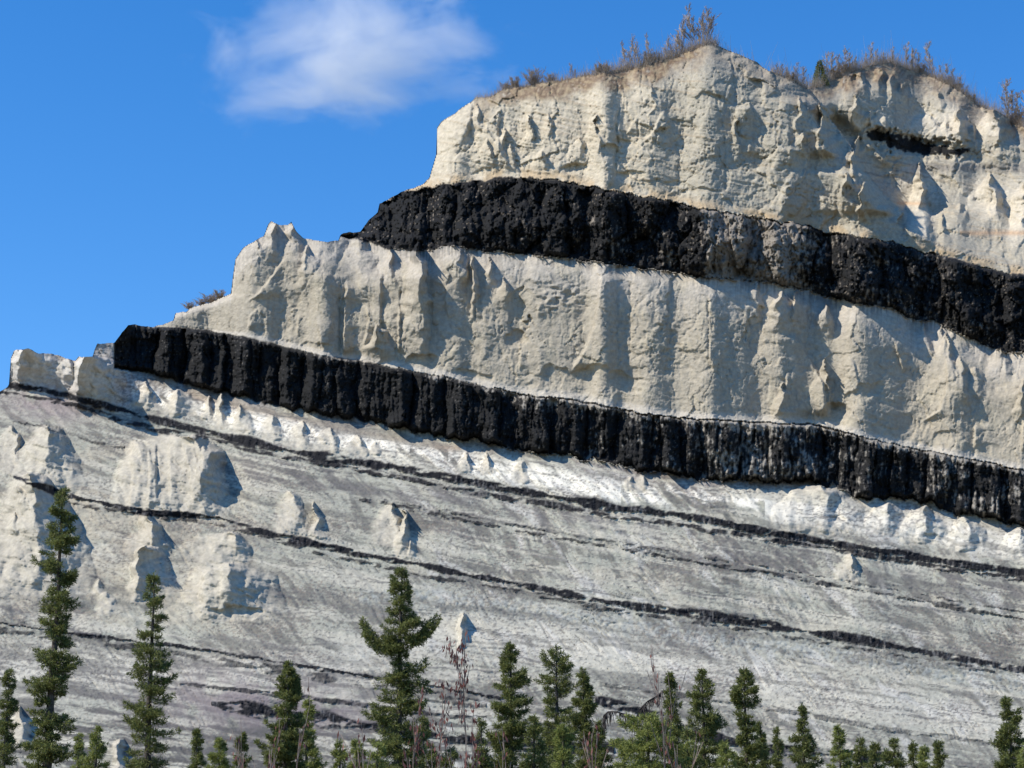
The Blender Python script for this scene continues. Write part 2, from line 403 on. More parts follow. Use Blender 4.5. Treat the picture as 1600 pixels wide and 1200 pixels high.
# ---- pinnacles and fins, upper beds
for a in [
 ((738,158),(741,175),(733,205),(728,220)), ((783,172),(781,205),(784,235),(800,262))]:
    step(a, 9, 5, 26, right=True)
for (x, y, b, wl, wr, k, n, r) in [
 (746,160,205,16,10,.35,1,.2),(785,200,262,22,12,.4,1.2,.4),(826,176,235,16,10,.5,1,.4),(803,222,272,26,8,.4,1,.6),
 (856,176,224,14,8,.35,1,.4),(760,214,268,30,14,.35,1,.5),(846,236,274,26,16,.7,1.4,.3),(905,212,262,28,18,.35,1.2,.3),
 (930,180,250,24,8,.3,1.2,.5),(1168,160,196,22,12,.6,2,.3),(1150,178,250,18,14,.25,1,.2),
 (1254,205,262,30,10,.55,1.6,.6),(1322,268,342,14,16,.7,1.2,-.4),(1348,285,345,8,32,1.1,1.6,-.6),(1336,212,300,10,22,.7,1.2,-.5),
 (1285,160,250,10,30,.5,1.6,-.6),(1250,150,220,8,18,.3,1.4,-.3),(1230,290,335,18,20,.4,2,.1)]:
    fin(x, y, b, wl, wr, k, n, r)
step([(1278,150),(1298,200),(1324,246)], 24, 24, 50, right=True)
step([(1352,262),(1386,310),(1404,338)], 34, 14, 60, right=True)
step([(1240,200),(1246,258)], 10, 10, 20, right=True)
crack([(968,165),(963,200),(966,228),(961,252),(964,276)], 8, 2.0)
crack([(997,180),(996,225)], 6, 1.5)
crack([(1118,150),(1128,190),(1133,235),(1133,300)], 3.5, 1.6)
step([(996,178),(975,212)], 6, 3, 30)
step([(1035,170),(1018,205),(1000,225)], 7, 4, 40)
hollow(954, 238, 14, 20, 16)
hollow(975, 222, 22, 7, 8, .25)
hollow(895, 266, 26, 9, 10, -.05)
hollow(985, 275, 22, 8, 9, -.1)
hollow(1090, 298, 28, 5, 6)
hollow(755, 268, 20, 5, 5, -.2)
hollow(1256, 245, 9, 16, 10)
# rear hill
for (x, y, b, wl, wr, k, n, r) in [
 (1345,112,150,14,12,.6,2,.3),(1372,108,160,12,10,.5,2,.2),(1393,118,160,9,14,.6,2,0),(1412,132,165,12,9,.6,1.4,.2),
 (1358,172,206,18,8,.7,1.2,.7),(1380,180,206,12,8,.6,1.6,.5),(1333,150,205,8,10,.6,1,.2),(1462,142,175,22,14,.7,2.5,.5),
 (1452,180,225,50,22,.4,2,.4),(1500,170,235,14,16,.8,1.6,0),(1478,190,226,18,16,.6,1.5,.3),(1555,172,262,32,38,1.0,2.2,.15),(1522,196,238,12,8,.6,2,.3),
 (1437,255,392,34,22,.75,1.1,.35),(1548,272,372,52,34,.65,1.3,.35),(1500,320,372,20,14,.4,1.6,.3),(1600,285,395,24,24,.6,1.6,0),(1560,368,402,34,30,.5,2.5,.2),
 (1475,330,400,16,18,.5,1.1,.3),(1402,326,346,8,7,.8,2,.3)]:
    fin(x, y, b, wl, wr, k, n, r)
hollow(1339, 130, 9, 14, 14)
hollow(1505, 333, 6, 10, 12)
# middle beds
for (x, y, b, wl, wr, k, n, r) in [
 (424,340,400,22,16,.65,1,.3),(456,340,404,20,28,.5,1,.4),(401,372,398,14,14,.6,1,.4),(480,383,452,22,56,.55,1,-.2),
 (560,372,470,44,50,.35,1.5,.1),(606,384,450,16,18,.5,1,.3),(654,378,568,28,20,.40,1.8,.15),(711,376,470,42,22,.3,1.6,.4),
 (742,402,500,10,8,.4,1.6,-.5),(765,400,450,10,12,.6,1,.2),(787,430,480,18,16,.6,1,.3),
 (1221,456,520,30,40,.6,1.2,-.35),(1245,452,505,8,24,.7,1.6,-.6),(1290,476,530,18,12,.6,2,.2),
 (1180,440,500,16,12,.3,2,.2),(592,506,566,30,36,1.0,1.1,-.1),(1222,596,668,24,30,.35,1,0),(1290,560,662,50,12,.35,1,.75),
 (1272,640,664,16,16,.6,1,.4),(1480,520,600,40,16,.3,1.2,.6),(1500,560,640,16,14,.3,2.4,.5),(1525,575,625,14,20,.4,2,.2),(1560,545,600,20,20,.5,2,.5),(1598,590,660,10,20,.5,2,-.2),
 (1445,500,560,20,16,.35,1,.5),(1470,505,560,16,14,.35,1,.5)]:
    fin(x, y, b, wl, wr, k, n, r)
for p, h, w, L in [
 ([(540,440),(536,470),(533,556)], 9, 5, 22), ([(464,488),(463,528)], 4, 3, 14), ([(493,498),(498,520),(502,552)], 5, 3, 18),
 ([(570,478),(575,500),(566,540)], 5, 3, 18), ([(622,478),(620,552)], 8, 3, 8), ([(446,398),(424,430),(402,458),(385,470)], 6, 5, 40),
 ([(697,440),(694,470),(700,498)], 4, 3, 18), ([(738,500),(736,530)], 3, 3, 18), ([(935,428),(931,470),(925,510),(912,545),(890,578)], 8, 7, 50),
 ([(1107,455),(1107,575)], 2.5, 2, 20), ([(963,440),(966,590)], 2.5, 3, 20), ([(1395,530),(1404,560),(1410,582)], 4, 3, 20),
 ([(1476,560),(1478,600),(1466,640),(1440,658)], 7, 5, 30), ([(1522,660),(1520,700)], 5, 4, 20), ([(1596,655),(1594,708)], 5, 4, 14),
 ([(1228,580),(1222,620),(1205,655)], 5, 5, 26), ([(400,480),(388,495),(386,516)], 4, 4, 20), ([(840,470),(838,500)], 3, 3, 12), ([(812,545),(810,580)], 4, 3, 16)]:
    step(p, h * 1.7, max(w * .8, 2.2), L)
for p, h, w, L in [
 ([(600,425),(599,470),(598,520)], 12, 6, 40), ([(1245,520),(1268,560),(1290,600),(1296,650)], 12, 5, 34), ([(1334,556),(1344,598)], 6, 4, 16),
 ([(1512,580),(1513,632)], 8, 3, 10), ([(1448,520),(1456,545),(1470,562)], 6, 3, 14), ([(1486,540),(1497,566)], 6, 3, 14), ([(375,402),(383,430),(378,445)], 6, 4, 10),
 ([(733,395),(732,445)], 9, 3, 18)]:
    step(p, h, w, L, right=True)
for p in [((531,440),(532,556)), ((626,450),(627,562)), ((966,445),(968,592)), ((1107,470),(1108,572)), ((740,430),(742,500)), ((985,440),(985,560)), ((674,460),(675,516)), ((858,520),(859,545)), ((1170,480),(1172,560)), ((1047,500),(1047,560))]:
    crack(p, 5 if p[0][0] in (531, 626) else 2.6, 1.5)
hollow(660, 566, 30, 16, 12, .1)
hollow(730, 590, 34, 14, 9, .1)
hollow(495, 545, 22, 10, 7, .2)
hollow(915, 596, 95, 24, 10, .05)
hollow(808, 530, 20, 14, 9)
hollow(1305, 648, 26, 18, 16, -.3)
hollow(1340, 622, 46, 16, 9, -.4)
hollow(1475, 685, 26, 14, 7)
hollow(872, 462, 50, 18, 5, .35)
m_ = mdm * np.exp(-(((X - 878) / 46) ** 2 + ((Yp - 466) / 20) ** 2))
Rf += m_ * 5 * ridged((X - Yp * 1.5) / 30, (Yp + X * .3) / 14, 2, 80)
m_ = mdm * np.exp(-(((X - 1050) / 110) ** 2 + ((Yp - 540) / 50) ** 2))
Rf += m_ * 2.0 * ridged((X + Yp) / 20, (Yp - X * .3) / 9, 2, 83)
# left block and white fins under the lower seam
Rf += left_block * 6 * n1
for (x, y, b, wl, wr, k, n, r) in [
 (26,545,604,10,16,.3,2.5,.2),(42,540,606,20,62,1.1,2.6,-.6),(108,562,614,26,16,.3,2,.3),(140,552,640,26,60,1.3,2.6,-.62),(228,592,636,32,14,1.0,1,.3),(280,606,650,30,34,1.0,1.6,-.1),(240,615,640,16,14,.8,1.4,0),
 (344,612,668,18,14,.9,1,.3),(326,618,655,16,12,.9,1,.2),(376,632,676,24,30,1.0,1,.0),(425,650,686,24,18,.8,1.8,.2),(470,660,700,30,16,.6,1.6,.4),
 (515,668,706,36,18,.6,1.6,.4),(560,680,712,26,14,.6,1.6,.4),(588,690,710,16,12,.5,1.6,0),(732,706,736,30,5,1.0,1,.5),(762,706,740,24,12,1.1,1,.3),(815,720,752,20,12,.6,2,.3),
 (1003,744,768,20,8,.7,2,.4),(985,744,766,10,8,.7,2,.3),(1285,758,832,84,68,.75,2.4,.1),(1386,786,836,38,40,.9,1.8,.1),(1442,792,850,36,38,.9,1.8,.15),(1508,808,858,34,36,.9,1.8,.25),(1590,826,874,34,30,.8,1.8,.2),
 # mounds of the lower slope
 (75,662,762,58,58,.75,1.8,.0),(20,668,735,40,14,.6,1.6,.5),
 (285,680,806,108,76,.72,3.2,.45),(215,690,790,38,30,.3,2.4,.1),(322,700,795,22,20,.35,2,.2),
 (40,735,925,70,112,.62,1.7,.2),(28,758,800,20,14,.7,2,.4),(18,800,850,20,26,.4,1,0),
 (234,803,868,46,34,.9,1.3,.1),(228,852,936,30,52,.85,1.9,-.5),(355,830,880,84,40,.75,2.2,.4),(352,880,966,76,96,.7,2.6,.05),(340,885,962,30,80,.25,2.4,-.8),
 (155,905,930,12,12,.8,1.4,0),(168,925,960,20,18,.5,2,0),
 (455,765,838,36,30,.45,1.6,.5),(494,785,846,12,22,.8,1.2,-.15),(608,785,850,34,24,.5,1.6,.5),(630,796,870,20,22,.75,1.0,-.2),(640,840,868,4,22,.9,1,-.5),
 (722,958,1018,9,11,.7,2.6,-.2),(1328,862,908,26,14,.7,1.8,.3),
 (185,1155,1215,12,14,.6,2.4,0),(30,1100,1170,20,20,.7,1.5,.3)]:
    fin(x, y, b, wl, wr, k, n, r)
for p in ([(203,700),(205,745),(200,790)], [(228,690),(232,740),(228,795)], [(262,690),(263,780)], [(282,690),(294,735),(300,790)]):
    step(p, 7, 4, 16)
for p in ([(246,690),(247,780)], [(305,700),(316,740),(318,775)]):
    step(p, 7, 4, 12, right=True)
step([(345,885),(342,935)], 8, 5, 30)
step([(232,800),(235,866)], 8, 4, 20)
hollow(370, 958, 42, 11, 12, .08)
hollow(255, 765, 30, 8, 5)
crack([(245,690),(246,780)], 3, 1.5)
hollow(1310, 812, 16, 6, 6)
hollow(1455, 838, 14, 5, 5)
fl = lom * np.exp(-((Yp - curve([(100,640),(200,600),(400,655),(600,695),(700,715),(950,770),(1100,770),(1600,850)])(X)) / 22.0) ** 2)
Rf += smo * fl * 5 * ridged((rv) / 22, ru / 160, 2, 88)
Rf += lom * ss(.1, .5, MND) * (1.6 * n2 + 1.2 * fbm((Yp - .15 * X) / 4.5, X / 120, 3, 231) + 5 * (fbm(X / 24, Yp / 40, 2, 233)))
# the lower slope steepens into gullies beside the foot of the cliff
Rf *= 1.0

# ------------------------------------------------------------------ integrate the profile upward from the foot
Y0 = 300.0 * (1 + 0.20 * (np.clip(xs, -900, 2500) - 800) / F)
dT = T[:-1] - T[1:]                                   # rise in sight tangent from row j+1 to row j
den = np.maximum(tan_ - T, 0.16)
inc = dT / (0.5 * (den[:-1] + den[1:]))
# smooth the accumulated profile sideways so that neighbouring columns agree
lnY = np.zeros(X.shape)
lnY[:-1] = np.cumsum(inc[::-1], axis=0)[::-1]
def smooth_x(a, r):
    k = np.exp(-0.5 * (np.arange(-2 * r, 2 * r + 1) / r) ** 2); k /= k.sum()
    p = np.pad(a, ((0, 0), (2 * r, 2 * r)), 'edge')
    out = np.zeros_like(a)
    for i, w in enumerate(k):
        out += w * p[:, i:i + a.shape[1]]
    return out
lnY = lerp(smooth_x(lnY, 7), smooth_x(lnY, 26), (ss(-60, 20, Yl1) * (X > 176) + (X <= 176)))
Yd = Y0[None, :] * np.exp(lnY) * (1 - Rf / F)
# ------------------------------------------------------------------ colour of the rock (reflectance, plus glints painted on the coal)
def colr(*c): return np.array(c)[None, None, :]
def mixc(a, b, m): return a * (1 - m[..., None]) + b * m[..., None]
colL = np.zeros(X.shape + (3,)) + colr(.405, .415, .375)
big = fbm(X / 170, Yp / 70, 3, 101)
stk = fbm(rv2 / 17, ru / 70, 4, 105) * .75 + .5 * fbm(strat / 13, X / 160, 4, 106)
stk2 = fbm(rv2 / 4, ru / 45, 3, 109)
spk = fbm(X / 3.0, Yp / 2.4, 2, 113)
band = curve([(0,0),(1,0)])(X)
colL = mixc(colL, colr(.49, .465, .41), ss(0, .7, fbm(X / 90, Yp / 40, 3, 117)) * .6)
bd = Yp - 0.185 * X - 900                            # bed coordinate across the slope
colL = mixc(colL, colr(.170, .174, .165), ss(-.02, .40, stk + .5 * big + .3 * stk2) * .85)
colL = mixc(colL, colr(.24, .24, .26), ss(.2, .7, bl + .3 * stk) * .35)
wb = np.exp(-((Yp - curve([(500,1050),(700,985),(900,1010),(1100,1045),(1300,1085),(1500,1120),(1600,1140)])(X)) / 34.0) ** 2)
colL = mixc(colL, colr(.62, .61, .57), wb * ss(-.5, .1, .2 - stk * .8) * .8)
wb2 = np.exp(-((Yp - curve([(150,590),(250,620),(400,660),(600,700),(700,718),(960,768),(1100,775),(1200,790),(1350,815),(1600,850)])(X)) / 17.0) ** 2)
colL = mixc(colL, colr(.86, .85, .80), np.clip(wb2 * 1.3 * ss(-.35, .15, .45 - stk + .4 * np.where((X > 640) & (X < 700), -1, 0) - .7 * ((X > 970) & (X < 1195))) * 1.2, 0, 1))
colL = mixc(colL, colr(.62, .62, .62), ss(.25, .6, fbm(rv2 / 26, ru / 90, 3, 121)) * ss(560, 700, X) * .6)
foot = ss(34, 4, Yl1) * (X > 176)
colL = mixc(colL, colr(.11, .11, .11), ss(15, 0, Yl1) * (X > 180) * ss(-.2, .5, fbm(X / 5, Yp / 30, 3, 255)) * .7)
colL = mixc(colL, colr(.33, .31, .32), foot * .6 * ss(-.4, .4, big + .6 * stk + .2))
colL = mixc(colL, colr(.52, .40, .30), np.exp(-((Yp - curve([(200,590),(300,618),(400,640),(560,675),(700,700)])(X)) / 5.0) ** 2) * .5 * (X > 280) * (X < 720))
colL = mixc(colL, colr(.46, .43, .37), np.clip(lump * 1.2, 0, 1) * .6 * ss(-.6, .3, n1))
colL = mixc(colL, colr(.50, .47, .46), left_block * .9)
colL = mixc(colL, colr(.24, .18, .16), ss(.42, .6, spk + .35 * big) * .55 * ss(500, 620, Yp))
colL = mixc(colL, colr(.36, .39, .40), rub * .8 * ss(-.3, .3, n2))
wm = np.exp(-((Yp - curve([(1190,798),(1290,795),(1400,810),(1500,830),(1600,852)])(X)) / 26.0) ** 4) * ss(1196, 1215, X)
colL = mixc(colL, colr(.66, .65, .62), wm * .85)
dk = np.exp(-((Yp - curve([(0,700),(200,690),(400,735),(600,760),(800,800),(1000,835),(1200,870),(1600,930)])(X)) / 26.0) ** 2)
colL = mixc(colL, colr(.17, .165, .175), dk * ss(-.2, .5, stk + n1 * .4 + .1) * .7 * (X > 330))
sb = fbm(strat / 7, X / 220, 4, 170)
sb = sb * .6 + .6 * fbm(strat / 22, X / 400, 3, 171)
colL = mixc(colL, colr(.19, .192, .185), ss(.22, .5, sb) * .6)
colL = mixc(colL, colr(.55, .54, .49), ss(-.1, -.5, sb) * .75)
lb = fbm(strat / 8, X / 90, 4, 161)
dl = ss(1000, 1080, Yp + .04 * (600 - X)) * ss(760, 560, X)
colL = mixc(colL, colr(.17, .17, .17), dl * ss(-.3, .35, lb + .3 * big) * .85)
dl2 = ss(1085, 1130, Yp) * ss(1180, 1080, X)
colL = mixc(colL, colr(.10, .10, .105), dl2 * ss(.05, .35, lb + .2 * n1) * .8)
colL = colL * np.array([1.02, 1.01, .94])
colL = mixc(colL, colr(.15, .15, .15), linem * .75)
colL = mixc(colL, colr(.22, .22, .21), gulm * .6)
colL = mixc(colL, colr(.13, .125, .13), ss(.25, .5, fbm(X / 7, Yp / 3.5, 3, 165) + .35 * big) * .55)
colL = mixc(colL, lerp(colr(.53, .50, .42), colr(.62, .60, .55), ss(620, 600, Yp + X * .0)[..., None]), ss(.03, .6, MND) * .8 * (1 - wm))
for (x, y, rx, ry) in ((60,625,60,26),(100,640,60,22),(480,1120,120,20),(380,1090,160,40)):
    colL = mixc(colL, colr(.28, .24, .25), np.exp(-(((X - x) / rx) ** 2 + ((Yp - y) / ry) ** 2)) * .7 * ss(-.4, .3, n1 + .3))
colU = np.zeros(X.shape + (3,)) + colr(.60, .56, .47)
colU = mixc(colU, colr(.445, .43, .375), ss(960, 1090, X + 40 * n1) * .85)
colU = mixc(colU, colr(.44, .36, .26), ss(.25, .8, bl) * .5)
colU = mixc(colU, colr(.66, .62, .54), ss(.1, .8, fbm(bed / 9, X / 220, 3, 131)) * .5 * ss(1050, 900, X))
colU = mixc(colU, colr(.30, .29, .27), ss(.25, .8, fbm(X / 8, Yp / 40, 3, 135)) * .4 * ss(1050, 1200, X))
colU = mixc(colU, colr(.50, .36, .20), ss(20, 5, -Yu0) * .55 * ss(-.3, .3, n1 + .2))
dt = Yp - S0(X)
veg = ss(30, 3, dt - 18 * n1 - 8) * (X > 740) * ss(-.9, .2, n2 + .5)
veg = veg * np.interp(X, [740, 800, 1080, 1110, 1150, 1260, 1300, 1400, 1560, 1620], [.4, .9, 1, .5, .3, .6, .9, .9, .6, .9])
colU = mixc(colU, lerp(colr(.20, .14, .10), colr(.36, .29, .2), ss(-.4, .5, n2)[..., None]), veg)
colU = mixc(colU, colr(.34, .33, .32), ss(.80, .95, h_up) * .6 * (X > 1000) * (1 - veg))
for (x, y, rx, ry) in ((1437,300,30,40),(1435,355,20,35),(1545,310,40,34),(1590,330,20,50),(1355,192,26,14),(1545,200,22,24),(1470,190,50,24)):
    colU = mixc(colU, colr(.68, .65, .58), np.exp(-(((X + 8 * n1 - x) / rx) ** 2 + ((Yp + 8 * n1b - y) / ry) ** 2) ** 2) * rear * .8)
colU = mixc(colU, colr(.25, .23, .20), rear * ss(.1, .6, fbm(bed / 5, X / 50, 3, 137)) * ss(240, 260, Yp) * ss(300, 270, Yp) * .7)
colU = mixc(colU, colr(.30, .29, .28), rear * np.exp(-((Yp - 262) / 7.0) ** 2) * (X > 1430) * .8)
colU = mixc(colU, colr(.52, .33, .20), rear * (np.exp(-((Yp - 318 - (X - 1430) * .02) / 3.0) ** 2) * (X > 1400) * (X < 1455) + np.exp(-((Yp - 364) / 4.0) ** 2) * (X > 1500)) * .6)
seam = seam0
seamw = curve([(1352,0),(1360,9),(1420,11),(1445,12),(1458,6),(1500,6),(1520,0)])(X)
seamm = ss(1.5, -1.5, seam - seamw) * rear
colM = np.zeros(X.shape + (3,)) + colr(.44, .42, .37)
colM = colM * np.array([1.06, 1.03, .98])
colM = mixc(colM, colr(.56, .53, .48), ss(.35, .1, h_mid + .08 * n1) * .8)
colM = mixc(colM, colr(.53, .49, .39), ss(.1, .8, n1) * .5)
colM = mixc(colM, colr(.38, .37, .34), ss(.2, .9, fbm(X / 10, Yp / 60, 3, 141)) * .3 + ss(.3, .9, bl) * .15)
colM = mixc(colM, colr(.60, .58, .54), ss(.93, .97, h_mid) * .6)
colM = colM * np.array([.94, .93, .90])
colU = colU * np.array([.95, .93, .88])
wash = fbm(X / 4, Yp / 50, 3, 251) + .8 * fbm(X / 45, Yp / 60, 2, 253)
colM = mixc(colM, colr(.12, .12, .12), ss(26, 0, Yu1) * (X > 560) * ss(-.1, .5, wash) * .65)
colM = mixc(colM, colr(.30, .29, .27), ss(.15, .7, wash) * ss(.7, 0, h_mid) * .3)
coal = np.zeros(X.shape + (3,)) + colr(.0095, .010, .0135)
dustn = fbm(X / 6, Yp / 9, 3, 151) + .9 * fbm(X / 60, Yp / 50, 2, 155)
wh = np.interp(X, [180, 700, 900, 1050, 1180, 1320, 1450, 1520, 1600], [-.75, -.6, -.35, -.05, .25, -.05, -.1, .1, -.3])
wh2 = np.interp(X, [540, 800, 950, 1090, 1110, 1230, 1300, 1420, 1450, 1600], [-.9, -.55, -.3, -.2, 1.2, .95, -.1, -.05, -.1, -.9])
dustn = .6 * dustn + .12 * spk + .55 * fbm(X / 5, Yp / 26, 3, 158)
coalLc = mixc(coal, colr(.22, .215, .20), ss(.15, .75, dustn + 1.0 * wh + .1) * .75)
coalLc = mixc(coalLc, colr(.40, .38, .34), ss(.35, .9, dustn + wh + .9 * ss(.22, 0, hl) - .15 * (X < 600)) * .8)
coalUc = mixc(coal, colr(.30, .275, .24), ss(.1, .8, dustn + 1.0 * wh2) * .9)
dust_glint = ss(.5, .75, fbm(X / 2.6, Yp / 3.4, 2, 159)) * ss(-.2, .5, fbm(X / 50, Yp / 40, 2, 163) + .15)  # pale dust specks doubling as glints, painted into the coal colour
coalLc = mixc(coalLc, colr(.26, .25, .23), dust_glint * .5); coalUc = mixc(coalUc, colr(.30, .26, .21), dust_glint * .75)
thc = mixc(np.zeros(X.shape + (3,)) + colr(.016, .016, .020), colr(.18, .18, .18), ss(.15, .85, dustn) * .6)
col = colL
col = mixc(col, colM, mdm)
col = mixc(col, colU, upm)
col = mixc(col, thc * 1.1, np.clip(thinm, 0, 1))
col = mixc(col, coalLc, coalL)
col = mixc(col, coalUc, coalU)
col = mixc(col, coal * 1.2, seamm)
col *= np.array([.84, .80, .75])[None, None, :] * (1 + 0 * T)[..., None]
col *= (1 + .07 * spk + .05 * n2)[..., None]
col = np.clip(col, .015, .8)

# ------------------------------------------------------------------ mesh
j0 = np.searchsorted(ys, Sx)                          # first row inside the hill in each column
j0 = np.minimum(j0, NY - 2)
Ypos = Yp.copy()
for i in range(NX):
    Ypos[j0[i], i] = Sx[i]
P = point(X, Ypos, Yd)
JJ = np.arange(NY - 1)[:, None]
okc = (JJ >= np.maximum(j0[:-1], j0[1:])[None, :])
lay = np.zeros(X.shape, int)                          # 0 slope 1 middle sandstone 2 upper sandstone 3 lower coal 4 upper coal 5.. thin seams
lay[mid] = 1; lay[upper] = 2
lay = np.where(coalL > .5, 3, lay); lay = np.where(coalU > .5, 4, lay)
lay = np.where(seamm > .5, 5, lay)
lay = np.where((lay == 0) & (thin_id >= 0), 6 + thin_id, lay)
cl = lay[:-1, :-1]

def mesh_from(name, V, quads, cols=None, mat=None, parent=None, smooth=True):
    me = bpy.data.meshes.new(name)
    n = len(quads)
    k = quads.shape[1]
    me.vertices.add(len(V)); me.vertices.foreach_set('co', V.astype(np.float32).ravel())
    me.loops.add(n * k); me.loops.foreach_set('vertex_index', quads.astype(np.int32).ravel())
    me.polygons.add(n); me.polygons.foreach_set('loop_start', (np.arange(n) * k).astype(np.int32))
    me.update(calc_edges=True)
    me.polygons.foreach_set('use_smooth', np.full(n, smooth))
    if cols is not None:
        a = me.attributes.new('rock', 'FLOAT_COLOR', 'POINT')
        a.data.foreach_set('color', np.concatenate([cols, np.ones((len(cols), 1))], 1).astype(np.float32).ravel())
    if mat: me.materials.append(mat)
    o = bpy.data.objects.new(name, me)
    C.objects.link(o)
    if parent: o.parent = parent
    return o
def tag(o, label=None, cat=None, group=None, kind=None):
    if label: o['label'] = label
    if cat: o['category'] = cat
    if group: o['group'] = group
    if kind: o['kind'] = kind
    return o

def rock_material(name, bump, rough=0.95, spec=0.2):
    m = bpy.data.materials.new(name); m.use_nodes = True
    n, l = m.node_tree.nodes, m.node_tree.links
    b = n['Principled BSDF']
    b.inputs['Roughness'].default_value = rough
    b.inputs['Specular IOR Level'].default_value = spec
    at = n.new('ShaderNodeAttribute'); at.attribute_name = 'rock'
    tc = n.new('ShaderNodeTexCoord')
    n1_ = n.new('ShaderNodeTexNoise'); n1_.inputs['Scale'].default_value = 2.2; n1_.inputs['Detail'].default_value = 5
    n2_ = n.new('ShaderNodeTexNoise'); n2_.inputs['Scale'].default_value = 1.1; n2_.inputs['Detail'].default_value = 4
    l.new(tc.outputs['Object'], n1_.inputs['Vector']); l.new(tc.outputs['Object'], n2_.inputs['Vector'])
    rmp = n.new('ShaderNodeMapRange'); rmp.inputs[1].default_value = .3; rmp.inputs[2].default_value = .7
    rmp.inputs[3].default_value = .84; rmp.inputs[4].default_value = 1.13
    l.new(n2_.outputs[0], rmp.inputs[0])
    mx = n.new('ShaderNodeVectorMath'); mx.operation = 'SCALE'
    l.new(at.outputs['Color'], mx.inputs[0]); l.new(rmp.outputs[0], mx.inputs['Scale'])
    l.new(mx.outputs[0], b.inputs['Base Color'])
    bp = n.new('ShaderNodeBump'); bp.inputs['Strength'].default_value = 1.0; bp.inputs['Distance'].default_value = bump
    l.new(n1_.outputs[0], bp.inputs['Height']); l.new(bp.outputs[0], b.inputs['Normal'])
    return m
m_rock = rock_material('weathered_rock', 0.16)
m_coal = rock_material('coal', 0.3, 0.85, 0.12)
m_slope = rock_material('slope_silt', 0.07)

bluff = bpy.data.objects.new('bluff', None)
bluff.location = (0, 300, 0)
C.objects.link(bluff)
tag(bluff, 'layered badland bluff of pale sandstone with dipping black coal seams', kind='structure')
idx = np.arange(NX * NY).reshape(NY, NX)
Pf = P.reshape(-1, 3) - np.array([0, 300.0, 0]); Cf = col.reshape(-1, 3)
names = {0: 'lower_slope', 1: 'middle_sandstone', 2: 'upper_sandstone', 3: 'lower_coal_seam', 4: 'upper_coal_seam', 5: 'hilltop_coal_seam'}
for k in range(6 + len(THIN)):
    sel = okc & (cl == k)
    jj, ii = np.nonzero(sel)
    if len(jj) == 0: continue
    q = np.stack([idx[jj + 1, ii], idx[jj + 1, ii + 1], idx[jj, ii + 1], idx[jj, ii]], 1)
    u, inv = np.unique(q, return_inverse=True)
    mesh_from(names.get(k, 'thin_coal_seam'), Pf[u], inv.reshape(q.shape), Cf[u], m_coal if k >= 3 else (m_slope if k == 0 else m_rock), bluff)
# back of the hill: plateau and rear flank
top = np.stack([P[j0[i], i] for i in range(NX)])
tt = tan_el(Sx)
rows = [top]
cols = [np.stack([col[j0[i], i] for i in range(NX)])]
for dy, f, dz in ((6, .6, 0), (30, .45, 0), (120, .2, 0), (300, 0, -.3), (700, 0, -1.02)):
    r = top.copy(); r[:, 1] += dy; r[:, 0] *= (1 + dy / 450.0)
    r[:, 2] += dy * f * tt
    r[:, 2] += dz * top[:, 2] * (1 if dz else 0)
    rows.append(r); cols.append(np.tile([[.24, .2, .14]], (NX, 1)))
# valley-parallel smoothing of the plateau
BV = np.concatenate(rows) - np.array([0, 300.0, 0]); BC = np.concatenate(cols)
nr = len(rows)
ib = np.arange(nr * NX).reshape(nr, NX)
q = np.stack([ib[:-1, :-1], ib[:-1, 1:], ib[1:, 1:], ib[1:, :-1]], -1).reshape(-1, 4)
# side walls where the outline steps (joins neighbouring columns)
mesh_from('rear_slope', BV, q, BC, m_rock, bluff)

# ground sheet
def simple_mat(name, c1, c2, scale, rough=.95, bump=0.0):
    m = bpy.data.materials.new(name); m.use_nodes = True
    n, l = m.node_tree.nodes, m.node_tree.links
    b = n['Principled BSDF']; b.inputs['Roughness'].default_value = rough; b.inputs['Specular IOR Level'].default_value = .2
    tc = n.new('ShaderNodeTexCoord'); nz = n.new('ShaderNodeTexNoise'); nz.inputs['Scale'].default_value = scale; nz.inputs['Detail'].default_value = 6
    l.new(tc.outputs['Object'], nz.inputs['Vector'])
    cr = n.new('ShaderNodeValToRGB'); cr.color_ramp.elements[0].position = .35; cr.color_ramp.elements[1].position = .65
    cr.color_ramp.elements[0].color = (*c1, 1); cr.color_ramp.elements[1].color = (*c2, 1)
    l.new(nz.outputs[0], cr.inputs[0]); l.new(cr.outputs[0], b.inputs['Base Color'])
    if bump:
        bp = n.new('ShaderNodeBump'); bp.inputs['Distance'].default_value = bump
        l.new(nz.outputs[0], bp.inputs['Height']); l.new(bp.outputs[0], b.inputs['Normal'])
    return m
m_ground = simple_mat('valley_floor', (.07, .065, .035), (.17, .14, .09), .35, bump=.2)
gx = np.array([-20000, -3000, -800, -400, -200, -100, -50, 0, 50, 100, 200, 400, 800, 3000, 20000.])
gy = np.array([-20000, -3000, -500, -100, -20, 20, 60, 100, 140, 180, 230, 280, 340, 500, 3000, 20000.])
GX, GY = np.meshgrid(gx, gy)
GZ = 0.4 * np.sin(GX / 37.0) * np.cos(GY / 23.0) * (np.abs(GX) < 900) * (np.abs(GY) < 600) * (np.hypot(GX, GY) > 40)
gi = np.arange(GX.size).reshape(GX.shape)
gq = np.stack([gi[:-1, :-1], gi[:-1, 1:], gi[1:, 1:], gi[1:, :-1]], -1).reshape(-1, 4)
ground = mesh_from('ground', np.stack([GX, GY, GZ], -1).reshape(-1, 3), gq, None, m_ground)
tag(ground, kind='structure')

